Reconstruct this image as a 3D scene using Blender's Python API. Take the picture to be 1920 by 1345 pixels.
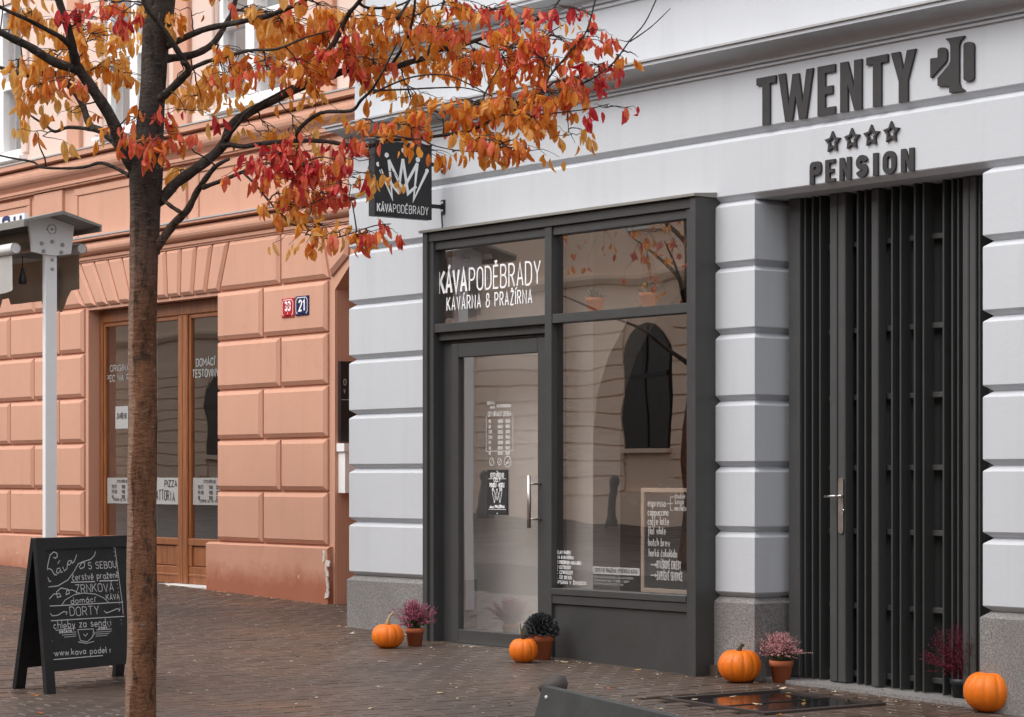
import bpy, math, random
from mathutils import Vector, Matrix, noise
random.seed(7)
SC = bpy.context.scene
COL = SC.collection
for o in list(bpy.data.objects):
    bpy.data.objects.remove(o)

# ------------------------------------------------------------------ camera, sky, sun, exposure
F, YV, CAMH, CAMY = 4533.0, 895.0, 1.25, -10.3          # focal length and horizon in photo pixels, eye height, distance to wall
YAW = math.radians(52.25)
FW = Vector((-math.sin(YAW), math.cos(YAW), 0))
RT = Vector((math.cos(YAW), math.sin(YAW), 0))
CAM = Vector((0, CAMY, CAMH))
cd = bpy.data.cameras.new('camera')
cam = bpy.data.objects.new('camera', cd)
COL.objects.link(cam)
cam.location = CAM
cam.rotation_euler = (math.radians(90), 0, YAW)
cd.sensor_width = 36
cd.lens = F / 1920 * 36
cd.shift_y = (YV - 672.5) / 1920
cd.clip_start = 0.1
cd.clip_end = 2000
SC.camera = cam

SUN_EL, SUN_AZ = math.radians(52), math.radians(193)     # azimuth measured from +y, clockwise seen from above
world = bpy.data.worlds.new('World')
SC.world = world
world.use_nodes = True
wn, wl = world.node_tree.nodes, world.node_tree.links
sky = wn.new('ShaderNodeTexSky')
sky.sky_type = 'NISHITA'
sky.sun_disc = False
sky.sun_elevation = SUN_EL
sky.sun_rotation = SUN_AZ
sky.air_density = 1.0
sky.dust_density = 3.0
hs = wn.new('ShaderNodeHueSaturation')
hs.inputs['Saturation'].default_value = 0.22             # cloud cover greys the sky
wl.new(sky.outputs[0], hs.inputs['Color'])
wl.new(hs.outputs[0], wn['Background'].inputs['Color'])
wn['Background'].inputs['Strength'].default_value = 0.15
sl = bpy.data.lights.new('sun', 'SUN')
sl.energy = 0.58
sl.angle = math.radians(80)
sl.color = (1.0, 0.975, 0.94)
so = bpy.data.objects.new('sun', sl)
COL.objects.link(so)
sd = Vector((math.sin(SUN_AZ) * math.cos(SUN_EL), math.cos(SUN_AZ) * math.cos(SUN_EL), math.sin(SUN_EL)))
so.rotation_euler = sd.to_track_quat('Z', 'Y').to_euler()
so.location = (0, 0, 30)
SC.view_settings.view_transform = 'Standard'
SC.view_settings.look = 'None'
SC.view_settings.exposure = 0.93
SC.view_settings.gamma = 1
SC.view_settings.use_curve_mapping = False
SC.render.engine = 'CYCLES'
SC.cycles.max_bounces = 10
SC.cycles.transparent_max_bounces = 16

# ------------------------------------------------------------------ measuring helpers
def ray(px, py):
    return FW + RT * ((px - 960) / F) + Vector((0, 0, -(py - YV) / F))
def at(px, py, Y=0.0):                       # point on the vertical plane y = Y
    d = ray(px, py)
    return CAM + d * ((Y - CAMY) / d.y)
def ax(px, Y=0.0):
    return at(px, 900, Y).x
def P(px, py, Z):                            # point at a distance along the optical axis
    return CAM + ray(px, py) * Z
def ground_z(x):
    return -0.025 * (max(-45.0, min(10.0, x)) + 11)
def gr(px, py):
    d = ray(px, py)
    t = (CAMH + 0.275) / (-d.z - 0.025 * d.x)
    return CAM + d * t
def on_plane(px, py, p0, n):
    d = ray(px, py)
    return CAM + d * ((p0 - CAM).dot(n) / d.dot(n))

# ------------------------------------------------------------------ scene building helpers
ORG = {}
def tag(o, label, cat, group=None):
    o['label'] = label
    o['category'] = cat
    if group:
        o['group'] = group
def thing(name, label, cat, loc=(0, 0, 0), group=None):
    o = bpy.data.objects.new(name, None)
    o.empty_display_size = 0.1
    COL.objects.link(o)
    o.location = loc
    ORG[o] = Vector(loc)
    tag(o, label, cat, group)
    return o
def link(name, me, parent=None, loc=None, label=None, kind=None):
    o = bpy.data.objects.new(name, me)
    COL.objects.link(o)
    base = Vector((0, 0, 0))
    if parent is not None:
        o.parent = parent
        base = ORG[parent]
    if loc is not None:
        o.location = Vector(loc) - base
        ORG[o] = Vector(loc)
    else:
        ORG[o] = Vector(base)
    if label:
        o['label'] = label
    if kind:
        o['kind'] = kind
    return o

class MB:
    def __init__(s):
        s.v, s.f, s.m = [], [], []
        s.cur = 0
        s.sm = []
        s.smooth = False
    def add(s, vs, fs):
        n = len(s.v)
        s.v += [Vector(p) for p in vs]
        for f in fs:
            s.f.append([i + n for i in f])
            s.m.append(s.cur)
            s.sm.append(s.smooth)
    def box(s, x0, x1, y0, y1, z0, z1):
        s.add([(x0, y0, z0), (x1, y0, z0), (x1, y1, z0), (x0, y1, z0), (x0, y0, z1), (x1, y0, z1), (x1, y1, z1), (x0, y1, z1)],
              [(0, 3, 2, 1), (4, 5, 6, 7), (0, 1, 5, 4), (1, 2, 6, 5), (2, 3, 7, 6), (3, 0, 4, 7)])
    def bbox(s, x0, x1, y0, y1, z0, z1, c=0.004):
        """box with bevelled vertical and horizontal front edges (front = y0)"""
        s.add([(x0, y1, z0), (x1, y1, z0), (x1, y1, z1), (x0, y1, z1),
               (x0, y0 + c, z0), (x1, y0 + c, z0), (x1, y0 + c, z1), (x0, y0 + c, z1),
               (x0 + c, y0, z0 + c), (x1 - c, y0, z0 + c), (x1 - c, y0, z1 - c), (x0 + c, y0, z1 - c)],
              [(0, 3, 2, 1), (0, 1, 5, 4), (1, 2, 6, 5), (2, 3, 7, 6), (3, 0, 4, 7),
               (4, 5, 9, 8), (5, 6, 10, 9), (6, 7, 11, 10), (7, 4, 8, 11), (8, 9, 10, 11)])
    def obox(s, c, ux, uy, uz):
        """box about centre c with half-axis vectors"""
        c, ux, uy, uz = Vector(c), Vector(ux), Vector(uy), Vector(uz)
        vs = [c + ux * a + uy * b + uz * d for d in (-1, 1) for a, b in ((-1, -1), (1, -1), (1, 1), (-1, 1))]
        s.add(vs, [(0, 3, 2, 1), (4, 5, 6, 7), (0, 1, 5, 4), (1, 2, 6, 5), (2, 3, 7, 6), (3, 0, 4, 7)])
    def rings(s, rs, cap0=True, cap1=True, closed=True):
        n = len(rs[0])
        base = len(s.v)
        vs = [p for r in rs for p in r]
        fs = []
        for k in range(len(rs) - 1):
            for i in range(n if closed else n - 1):
                j = (i + 1) % n
                fs.append((k * n + i, k * n + j, (k + 1) * n + j, (k + 1) * n + i))
        if cap0:
            fs.append(tuple(reversed(range(n))))
        if cap1:
            fs.append(tuple(range((len(rs) - 1) * n, len(rs) * n)))
        s.add(vs, fs)
    def tube(s, pts, rad, seg=8, cap=True):
        pts = [Vector(p) for p in pts]
        if not hasattr(rad, '__len__'):
            rad = [rad] * len(pts)
        rs = []
        prev = None
        for i, p in enumerate(pts):
            t = (pts[min(i + 1, len(pts) - 1)] - pts[max(i - 1, 0)])
            if t.length < 1e-9:
                t = Vector((0, 0, 1))
            t.normalize()
            if prev is None:
                a = Vector((0, 0, 1)) if abs(t.z) < 0.9 else Vector((1, 0, 0))
                n = t.cross(a).normalized()
            else:
                n = (prev - t * prev.dot(t))
                n = n.normalized() if n.length > 1e-6 else t.orthogonal().normalized()
            prev = n
            b = t.cross(n)
            rs.append([p + (n * math.cos(2 * math.pi * k / seg) + b * math.sin(2 * math.pi * k / seg)) * rad[i] for k in range(seg)])
        s.rings(rs, cap, cap)
    def lathe(s, c, prof, seg=24, fr=None):
        c = Vector(c)
        rs = []
        for r, z in prof:
            rs.append([c + Vector((math.cos(2 * math.pi * k / seg) * r * (fr(k / seg, z) if fr else 1),
                                   math.sin(2 * math.pi * k / seg) * r * (fr(k / seg, z) if fr else 1), z)) for k in range(seg)])
        s.rings(rs, prof[0][0] > 1e-6, prof[-1][0] > 1e-6)
    def prism(s, pts, off):
        """flat polygon pts (front) pushed back by the vector off"""
        pts = [Vector(p) for p in pts]
        off = Vector(off)
        n = len(pts)
        s.add(pts + [p + off for p in pts], [tuple(range(n)), tuple(range(2 * n - 1, n - 1, -1))] +
              [(i, i + n, (i + 1) % n + n, (i + 1) % n) for i in range(n)])
    def sweep_x(s, prof, x0, x1):
        """profile of (y, z) points swept along x"""
        s.rings([[Vector((x0, y, z)) for y, z in prof], [Vector((x1, y, z)) for y, z in prof]])
    def build(s, name, mats, parent=None, loc=None, label=None, kind=None):
        me = bpy.data.meshes.new(name)
        base = Vector(loc) if loc is not None else (ORG[parent] if parent is not None else Vector((0, 0, 0)))
        me.from_pydata([p - base for p in s.v], [], s.f)
        for m in (mats if isinstance(mats, (list, tuple)) else [mats]):
            me.materials.append(m)
        me.polygons.foreach_set('material_index', s.m)
        me.polygons.foreach_set('use_smooth', s.sm)
        me.update()
        import bmesh
        bm = bmesh.new()
        bm.from_mesh(me)
        bmesh.ops.recalc_face_normals(bm, faces=bm.faces)
        bm.to_mesh(me)
        bm.free()
        return link(name, me, parent, loc, label, kind)

# ------------------------------------------------------------------ materials
def srgb(r, g, b):
    f = lambda c: ((c / 255 + 0.055) / 1.055) ** 2.4 if c > 10 else c / 255 / 12.92
    return (f(r), f(g), f(b), 1)
class NT:
    def __init__(s, name):
        s.m = bpy.data.materials.new(name)
        s.m.use_nodes = True
        s.n, s.l = s.m.node_tree.nodes, s.m.node_tree.links
        s.b = s.n['Principled BSDF']
        s.tc = s.n.new('ShaderNodeTexCoord')
        s.geo = s.n.new('ShaderNodeNewGeometry')
    def noise(s, scale, detail=4, rough=0.6, vec=None, stretch=None, out='Fac'):
        t = s.n.new('ShaderNodeTexNoise')
        t.inputs['Scale'].default_value = scale
        t.inputs['Detail'].default_value = detail
        t.inputs['Roughness'].default_value = rough
        v = vec or s.geo.outputs['Position']
        if stretch:
            mp = s.n.new('ShaderNodeMapping')
            mp.inputs['Scale'].default_value = stretch
            s.l.new(v, mp.inputs['Vector'])
            v = mp.outputs[0]
        s.l.new(v, t.inputs['Vector'])
        return t.outputs[out]
    def vor(s, scale, feat='F1', vec=None):
        t = s.n.new('ShaderNodeTexVoronoi')
        t.feature = feat
        t.inputs['Scale'].default_value = scale
        s.l.new(vec or s.geo.outputs['Position'], t.inputs['Vector'])
        return t
    def ramp(s, fac, stops):
        r = s.n.new('ShaderNodeValToRGB')
        e = r.color_ramp.elements
        e[0].position, e[0].color = stops[0][0], stops[0][1]
        e[1].position, e[1].color = stops[-1][0], stops[-1][1]
        for p, c in stops[1:-1]:
            k = e.new(p)
            k.color = c
        s.l.new(fac, r.inputs[0])
        return r.outputs[0]
    def mix(s, fac, a, b, mode='MIX'):
        x = s.n.new('ShaderNodeMix')
        x.data_type = 'RGBA'
        x.blend_type = mode
        for sock, val in ((x.inputs[0], fac), (x.inputs[6], a), (x.inputs[7], b)):
            if isinstance(val, bpy.types.NodeSocket):
                s.l.new(val, sock)
            else:
                sock.default_value = val
        return x.outputs[2]
    def math(s, op, a, b=0.0):
        x = s.n.new('ShaderNodeMath')
        x.operation = op
        for i, val in enumerate((a, b)):
            if isinstance(val, bpy.types.NodeSocket):
                s.l.new(val, x.inputs[i])
            else:
                x.inputs[i].default_value = val
        return x.outputs[0]
    def sep(s, v=None):
        x = s.n.new('ShaderNodeSeparateXYZ')
        s.l.new(v or s.geo.outputs['Position'], x.inputs[0])
        return x.outputs
    def bump(s, h, strength=0.3, dist=0.01):
        b = s.n.new('ShaderNodeBump')
        b.inputs['Strength'].default_value = strength
        b.inputs['Distance'].default_value = dist
        s.l.new(h, b.inputs['Height'])
        s.l.new(b.outputs[0], s.b.inputs['Normal'])
    def set(s, col=None, rough=None, spec=None, metal=None):
        for k, val in (('Base Color', col), ('Roughness', rough), ('Specular IOR Level', spec), ('Metallic', metal)):
            if val is None:
                continue
            if isinstance(val, bpy.types.NodeSocket):
                s.l.new(val, s.b.inputs[k])
            else:
                s.b.inputs[k].default_value = val
        return s.m
def W(v):
    return (v, v, v, 1)
def C3(r, g, b):
    return (r, g, b, 1)
def mul(c, k):
    return (c[0] * k, c[1] * k, c[2] * k, 1)

def plaster(name, base, var=0.08, fine=220, bump=0.12, streak=0.1, wear=None):
    t = NT(name)
    big = t.noise(1.3, 4)
    fin = t.noise(fine, 3)
    st = t.noise(6, 4, 0.6, stretch=(1, 1, 0.08))
    c = t.mix(big, mul(base, 1 - var), mul(base, 1 + var * 0.6))
    c = t.mix(t.ramp(st, [(0.5, W(0)), (0.75, W(streak))]), c, mul(base, 0.72))
    c = t.mix(t.ramp(fin, [(0.35, W(0.18)), (0.6, W(0))]), c, mul(base, 0.8))
    if wear:
        c = wear(t, c)
    h = t.math('ADD', t.math('MULTIPLY', fin, 0.5), t.math('MULTIPLY', t.noise(28, 4), 1.0))
    t.bump(h, bump, 0.006)
    return t.set(c, 0.85, 0.25)

GREY = (0.585, 0.603, 0.632, 1)
ORANGE = (0.65, 0.355, 0.25, 1)
def scuff(t, c):
    pat = t.ramp(t.noise(3.1, 6, 0.7), [(0.66, W(0)), (0.72, W(0.35))])
    return t.mix(pat, c, (0.62, 0.58, 0.55, 1))
M_grey = plaster('grey_paint_plaster', GREY, 0.06, bump=0.22, streak=0.26, wear=lambda t, c: t.mix(t.ramp(t.noise(2.2, 6, 0.75), [(0.68, W(0)), (0.75, W(0.3))]), c, (0.62, 0.57, 0.56, 1)))
M_orange = plaster('salmon_plaster', ORANGE, 0.11, bump=0.25, streak=0.30, wear=lambda t, c: t.mix(t.ramp(t.noise(5.5, 7, 0.75), [(0.60, W(0)), (0.70, W(0.30))]), c, (0.50, 0.21, 0.13, 1)))
M_orange_up = plaster('pale_salmon_plaster', (0.76, 0.58, 0.50, 1), 0.06)
def damp(t, c):
    z = t.sep()
    e = t.math('ADD', t.math('MULTIPLY', t.noise(4.5, 6, 0.7), 0.42), t.math('MULTIPLY', z[2], -1.0))
    d = t.ramp(t.math('ADD', e, 0.5), [(0.22, W(0)), (0.42, W(0.85))])
    c = t.mix(d, c, (0.36, 0.115, 0.06, 1))
    sp = t.ramp(t.noise(9, 7, 0.75), [(0.64, W(0)), (0.68, W(0.8))])
    return t.mix(sp, c, (0.70, 0.52, 0.44, 1))
M_orange_base = plaster('damp_salmon_plaster', (0.60, 0.31, 0.215, 1), 0.12, wear=damp, bump=0.3)
M_chip = plaster('bare_white_render', (0.72, 0.66, 0.62, 1), 0.12, bump=0.4)

t = NT('granite')
v = t.vor(150)
n2 = t.noise(95, 3, 0.75)
c = t.mix(t.ramp(n2, [(0.36, W(0)), (0.62, W(1))]), (0.05, 0.048, 0.05, 1), (0.46, 0.44, 0.42, 1))
c = t.mix(t.ramp(v.outputs['Distance'], [(0.12, W(0.6)), (0.4, W(0))]), c, (0.5, 0.47, 0.44, 1))
c = t.mix(t.noise(3, 3), c, (0.16, 0.15, 0.145, 1), 'MIX')
t.bump(n2, 0.35, 0.003)
M_granite = t.set(c, 0.75, 0.4)

def paint(name, base, rough=0.45, var=0.12, bump=0.05, spec=0.5):
    t = NT(name)
    c = t.mix(t.noise(7, 5), mul(base, 1 - var), mul(base, 1 + var))
    c = t.mix(t.ramp(t.noise(60, 3), [(0.62, W(0)), (0.7, W(0.2))]), c, mul(base, 1.7))
    t.bump(t.noise(90, 3), bump, 0.003)
    r = t.ramp(t.noise(11, 4), [(0.3, W(rough - 0.1)), (0.7, W(rough + 0.12))])
    return t.set(c, r, spec)
M_anth = paint('anthracite_paint', (0.052, 0.052, 0.051, 1), 0.42)
M_anth2 = paint('anthracite_panel', (0.051, 0.051, 0.051, 1), 0.38)
M_black = paint('black_paint', (0.016, 0.016, 0.018, 1), 0.5)
M_gate = paint('gate_dark_paint', (0.060, 0.060, 0.060, 1), 0.5)
M_fin = paint('gate_fin_paint', (0.043, 0.044, 0.043, 1), 0.5)
M_gateback = paint('gate_backing', (0.018, 0.021, 0.020, 1), 0.6)
M_letter = paint('letter_dark', (0.030, 0.027, 0.028, 1), 0.55)
M_white = paint('white_paint', (0.91, 0.90, 0.90, 1), 0.45, 0.04)
M_offwhite = paint('offwhite_paint', (0.68, 0.66, 0.63, 1), 0.6, 0.05)
M_vinyl = paint('white_vinyl', (0.92, 0.92, 0.92, 1), 0.6, 0.02)
M_chalk = paint('chalk_line', (0.62, 0.62, 0.60, 1), 0.95, 0.25)
M_steel = paint('brushed_steel', (0.62, 0.58, 0.55, 1), 0.32, 0.08)
M_steel.node_tree.nodes['Principled BSDF'].inputs['Metallic'].default_value = 1
M_zinc = paint('zinc_flashing', (0.42, 0.42, 0.42, 1), 0.5, 0.2)
M_roofmetal = paint('brown_grey_sheet_metal', (0.24, 0.23, 0.205, 1), 0.5, 0.15)
M_terra = paint('terracotta', (0.42, 0.125, 0.055, 1), 0.8, 0.18, 0.15, 0.2)
M_terra2 = paint('pale_terracotta', (0.60, 0.20, 0.095, 1), 0.8, 0.15, 0.15, 0.2)
M_soil = paint('dark_soil', (0.02, 0.014, 0.01, 1), 0.95, 0.3, 0.6, 0.1)
M_red = paint('red_enamel', (0.50, 0.012, 0.022, 1), 0.25, 0.05)
M_blue = paint('blue_enamel', (0.012, 0.018, 0.10, 1), 0.25, 0.05)
M_navy = paint('navy_lettering', (0.02, 0.025, 0.12, 1), 0.5, 0.05)
M_slate = paint('slate_board', (0.019, 0.020, 0.020, 1), 0.7, 0.35)
M_cream = paint('pale_wood_frame', (0.62, 0.48, 0.38, 1), 0.6, 0.08)
M_floor = paint('interior_floor', (0.10, 0.075, 0.06, 1), 0.5, 0.2)
M_inwall = paint('interior_wall', (0.66, 0.58, 0.50, 1), 0.9, 0.05, 0.02)
M_inwall2 = paint('interior_back_wall', (0.30, 0.20, 0.15, 1), 0.9, 0.1, 0.02)
M_inwhite = paint('interior_white_panel', (0.88, 0.83, 0.78, 1), 0.9, 0.03, 0.02)
M_opane = paint('dark_window_pane', (0.02, 0.018, 0.017, 1), 0.15, 0.1)
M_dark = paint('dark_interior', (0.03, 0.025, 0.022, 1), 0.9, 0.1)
M_rubber = paint('dark_brown_rubber', (0.050, 0.036, 0.030, 1), 0.55, 0.15)
M_succ = paint('succulent_green', (0.07, 0.11, 0.08, 1), 0.6, 0.25)
M_cup = paint('white_porcelain', (0.75, 0.73, 0.70, 1), 0.25, 0.02)

def fabric(name, base, trans=0.35):
    t = NT(name)
    c = t.mix(t.noise(3, 4), mul(base, 0.85), mul(base, 1.1))
    t.set(c, 0.9, 0.2)
    tr = t.n.new('ShaderNodeBsdfTranslucent')
    t.l.new(c, tr.inputs[0])
    mx = t.n.new('ShaderNodeMixShader')
    mx.inputs[0].default_value = trans
    t.l.new(t.b.outputs[0], mx.inputs[1])
    t.l.new(tr.outputs[0], mx.inputs[2])
    t.l.new(mx.outputs[0], t.n['Material Output'].inputs['Surface'])
    return t.m
M_canvas = fabric('white_canvas', (0.62, 0.60, 0.57, 1), 0.2)
M_canvas2 = fabric('taupe_canvas', (0.50, 0.44, 0.37, 1), 0.5)
M_canvas3 = fabric('dark_taupe_print', (0.34, 0.29, 0.24, 1), 0.4)

def wood(name, base):
    t = NT(name)
    g = t.noise(9, 5, 0.6, stretch=(6, 6, 0.35))
    c = t.mix(t.ramp(g, [(0.3, W(0)), (0.7, W(1))]), mul(base, 0.6), mul(base, 1.25))
    t.bump(g, 0.1, 0.003)
    return t.set(c, 0.42, 0.5)
M_wood = wood('varnished_door_wood', (0.30, 0.105, 0.036, 1))

def glass(name, ior=2.3, tint=(0.97, 0.97, 0.97, 1), wave=0.02):
    t = NT(name)
    t.n.remove(t.b)
    tr = t.n.new('ShaderNodeBsdfTransparent')
    tr.inputs[0].default_value = tint
    gl = t.n.new('ShaderNodeBsdfGlossy')
    gl.inputs['Roughness'].default_value = 0.0
    gl.inputs['Color'].default_value = (0.95, 0.92, 0.9, 1)
    fr = t.n.new('ShaderNodeFresnel')
    fr.inputs['IOR'].default_value = ior
    bp = t.n.new('ShaderNodeBump')
    bp.inputs['Strength'].default_value = 1.0
    bp.inputs['Distance'].default_value = wave
    t.l.new(t.noise(1.5, 1, 0.4, stretch=(0.9, 1, 1.3)), bp.inputs['Height'])
    t.l.new(bp.outputs[0], gl.inputs['Normal'])
    mx = t.n.new('ShaderNodeMixShader')
    t.l.new(t.math('MULTIPLY', fr.outputs[0], t.math('SUBTRACT', 1.0, t.geo.outputs['Backfacing'])), mx.inputs[0])
    t.l.new(tr.outputs[0], mx.inputs[1])
    t.l.new(gl.outputs[0], mx.inputs[2])
    t.l.new(mx.outputs[0], t.n['Material Output'].inputs['Surface'])
    return t.m
M_glass = glass('shop_window_glass', 4.5, wave=0.0014)
M_glass_up = glass('upper_window_glass', 1.7, wave=0.001)
M_curt = paint('grey_net_curtain', (0.22, 0.21, 0.21, 1), 0.9, 0.15)
M_glass_old = glass('restaurant_window_glass', 3.4, wave=0.001)
t = NT('frosted_film')
tr = t.n.new('ShaderNodeBsdfTransparent')
mx = t.n.new('ShaderNodeMixShader')
mx.inputs[0].default_value = 0.6
t.set((0.5, 0.48, 0.46, 1), 0.9, 0.1)
t.l.new(tr.outputs[0], mx.inputs[1])
t.l.new(t.b.outputs[0], mx.inputs[2])
t.l.new(mx.outputs[0], t.n['Material Output'].inputs['Surface'])
M_film = t.m
t = NT('faded_vinyl')
tr = t.n.new('ShaderNodeBsdfTransparent')
mx = t.n.new('ShaderNodeMixShader')
mx.inputs[0].default_value = 0.5
t.set((0.88, 0.87, 0.86, 1), 0.8, 0.2)
t.l.new(tr.outputs[0], mx.inputs[1])
t.l.new(t.b.outputs[0], mx.inputs[2])
t.l.new(mx.outputs[0], t.n['Material Output'].inputs['Surface'])
M_ghost = t.m
M_band = paint('dull_white_film', (0.40, 0.39, 0.38, 1), 0.7, 0.06)

# ------------------------------------------------------------------ stroke lettering
def arc(cx, cy, rx, ry, a0, a1, n=9):
    return [(cx + rx * math.cos(math.radians(a0 + (a1 - a0) * i / n)), cy + ry * math.sin(math.radians(a0 + (a1 - a0) * i / n))) for i in range(n + 1)]
G = {}
def g(ch, w, *st):
    G[ch] = (w, st)
OVAL = arc(.5, .74, .5, .26, 0, 180) + arc(.5, .26, .5, .26, 180, 360) + [(1, .74)]
g(' ', .5)
g('A', 1, [(0, 0), (.5, 1), (1, 0)], [(.17, .32), (.83, .32)])
g('B', .95, [(0, 0), (0, 1), (.5, 1)] + arc(.5, .77, .42, .23, 90, -90) + [(0, .54)], [(.5, .54)] + arc(.5, .27, .5, .27, 90, -90) + [(0, 0)])
g('C', .95, arc(.5, .74, .5, .26, 10, 180) + arc(.5, .26, .5, .26, 180, 350))
g('D', 1, [(0, 0), (0, 1), (.4, 1)] + arc(.4, .7, .6, .3, 90, 0) + arc(.4, .3, .6, .3, 0, -90) + [(0, 0)])
g('E', .8, [(1, 0), (0, 0), (0, 1), (1, 1)], [(0, .52), (.85, .52)])
g('F', .8, [(0, 0), (0, 1), (1, 1)], [(0, .52), (.85, .52)])
g('G', 1, arc(.5, .74, .5, .26, 15, 180) + arc(.5, .26, .5, .26, 180, 360) + [(1, .45), (.6, .45)])
g('H', 1, [(0, 0), (0, 1)], [(1, 0), (1, 1)], [(0, .52), (1, .52)])
g('I', .0, [(0, 0), (0, 1)])
g('J', .7, [(1, 1), (1, .3)] + arc(.5, .28, .5, .28, 0, -170))
g('K', 1, [(0, 0), (0, 1)], [(1, 1), (.05, .42)], [(.3, .57), (1, 0)])
g('L', .8, [(0, 1), (0, 0), (1, 0)])
g('M', 1.25, [(0, 0), (0, 1), (.5, .35), (1, 1), (1, 0)])
g('N', 1, [(0, 0), (0, 1), (1, 0), (1, 1)])
g('O', 1, OVAL)
g('P', .95, [(0, 0), (0, 1), (.5, 1)] + arc(.5, .74, .5, .26, 90, -90) + [(0, .48)])
g('Q', 1, OVAL, [(.6, .2), (1.05, -.05)])
g('R', .95, [(0, 0), (0, 1), (.5, 1)] + arc(.5, .75, .48, .25, 90, -90) + [(0, .5)], [(.5, .5), (1, 0)])
g('S', .95, arc(.5, .76, .48, .24, 20, 250, 12) + arc(.5, .27, .5, .27, 80, -160, 12))
g('T', .95, [(0, 1), (1, 1)], [(.5, .98), (.5, 0)])
g('U', 1, [(0, 1), (0, .28)] + arc(.5, .28, .5, .28, 180, 360) + [(1, 1)])
g('V', 1, [(0, 1), (.5, 0), (1, 1)])
g('W', 1.4, [(0, 1), (.25, 0), (.5, .85), (.75, 0), (1, 1)])
g('X', 1, [(0, 0), (1, 1)], [(0, 1), (1, 0)])
g('Y', 1, [(0, 1), (.5, .45), (1, 1)], [(.5, .47), (.5, 0)])
g('Z', .9, [(0, 1), (1, 1), (0, 0), (1, 0)])
g('0', .95, OVAL)
g('1', .4, [(0, .8), (1, 1), (1, 0)])
g('2', .9, arc(.5, .74, .5, .26, 170, -20) + [(0, 0), (1, 0)])
g('3', .9, arc(.5, .76, .46, .24, 160, -90) + arc(.5, .27, .5, .27, 90, -160))
g('4', 1, [(.75, 0), (.75, 1), (0, .3), (1, .3)])
g('5', .9, [(.95, 1), (.1, 1), (.05, .58)] + arc(.47, .3, .5, .3, 120, -160))
g('6', .9, [(.8, 1), (.15, .55)] + arc(.5, .3, .5, .3, 150, 510, 14))
g('7', .9, [(0, 1), (1, 1), (.3, 0)])
g('8', .9, arc(.5, .76, .42, .24, 0, 360, 14), arc(.5, .27, .5, .27, 0, 360, 14))
g('9', .9, arc(.5, .7, .5, .3, 0, 360, 14), [(1, .7), (.9, .3), (.3, 0)])
g('&', 1, [(1, .5)] + arc(.5, .26, .5, .26, 20, -190, 12) + [(.3, .52)] + arc(.5, .77, .35, .23, 230, -40, 12), [(.3, .52), (.75, .52)])
g('.', .05, [(0, 0), (0.3, .06)])
g(':', .05, [(0, .1), (0.3, .16)], [(0, .5), (.3, .56)])
g(',', .05, [(0, .05), (-.2, -.12)])
g('-', .5, [(0, .45), (1, .45)])
g('/', .6, [(0, 0), (1, 1)])
g('>', 1.6, [(0, .5), (1, .5)], [(.72, .68), (1, .5), (.72, .32)])
# lower case, x-height 0.55
LO = arc(.5, .27, .5, .27, 0, 360, 12)
g('a', .8, LO, [(1, .55), (1, 0)])
g('b', .8, [(0, 1), (0, 0)], LO)
g('c', .75, arc(.5, .27, .5, .27, 40, 320))
g('d', .8, LO, [(1, 1), (1, 0)])
g('e', .8, [(0, .28), (1, .28)] + arc(.5, .28, .5, .27, 0, 310, 12))
g('f', .6, [(1, .95)] + arc(.65, .82, .3, .16, 60, 180, 5) + [(.35, -.3)], [(0, .5), (.9, .5)])
g('g', .8, LO, [(1, .55), (1, -.15)] + arc(.5, -.15, .5, .18, 0, -150, 6))
g('h', .75, [(0, 1), (0, 0)], [(0, .3)] + arc(.5, .32, .5, .23, 180, 0) + [(1, 0)])
g('i', .0, [(0, .55), (0, 0)], [(0, .74), (.0, .8)])
g('j', .3, [(1, .55), (1, -.2), (0, -.3)], [(1, .74), (1, .8)])
g('k', .7, [(0, 1), (0, 0)], [(.9, .55), (.05, .22)], [(.3, .32), (1, 0)])
g('l', .0, [(0, 1), (0, 0)])
g('m', 1.2, [(0, .55), (0, 0)], [(0, .3)] + arc(.25, .34, .25, .2, 180, 0) + [(.5, 0)], [(.5, .3)] + arc(.75, .34, .25, .2, 180, 0) + [(1, 0)])
g('n', .75, [(0, .55), (0, 0)], [(0, .3)] + arc(.5, .32, .5, .23, 180, 0) + [(1, 0)])
g('o', .8, LO)
g('p', .8, [(0, .55), (0, -.35)], LO)
g('r', .55, [(0, .55), (0, 0)], [(0, .3)] + arc(.55, .3, .55, .25, 180, 60, 5))
g('s', .65, arc(.5, .42, .42, .14, 30, 250, 8) + arc(.5, .15, .5, .15, 80, -160, 8))
g('t', .55, [(.4, .85), (.4, .12), (.7, 0), (1, .05)], [(0, .55), (.95, .55)])
g('u', .75, [(0, .55), (0, .22)] + arc(.5, .22, .5, .22, 180, 360) + [(1, .55)], [(1, .55), (1, 0)])
g('v', .7, [(0, .55), (.5, 0), (1, .55)])
g('w', 1.1, [(0, .55), (.25, 0), (.5, .5), (.75, 0), (1, .55)])
g('y', .7, [(0, .55), (.5, 0)], [(1, .55), (.25, -.35)])
g('z', .7, [(0, .55), (1, .55), (0, 0), (1, 0)])
ACC = {'Á': ('A', 'a'), 'Í': ('I', 'a'), 'É': ('E', 'a'), 'Ě': ('E', 'v'), 'Ž': ('Z', 'v'), 'Č': ('C', 'v'), 'Š': ('S', 'v'), 'Ý': ('Y', 'a'),
       'á': ('a', 'a'), 'í': ('i', 'a'), 'é': ('e', 'a'), 'č': ('c', 'v'), 'š': ('s', 'v'), 'ž': ('z', 'v'), 'ě': ('e', 'v'), 'ř': ('r', 'v'), 'ý': ('y', 'a'), 'ú': ('u', 'a'), 'Ř': ('R', 'v'), 'Ú': ('U', 'a'), 'Ň': ('N', 'v'), 'ó': ('o', 'a')}
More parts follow.
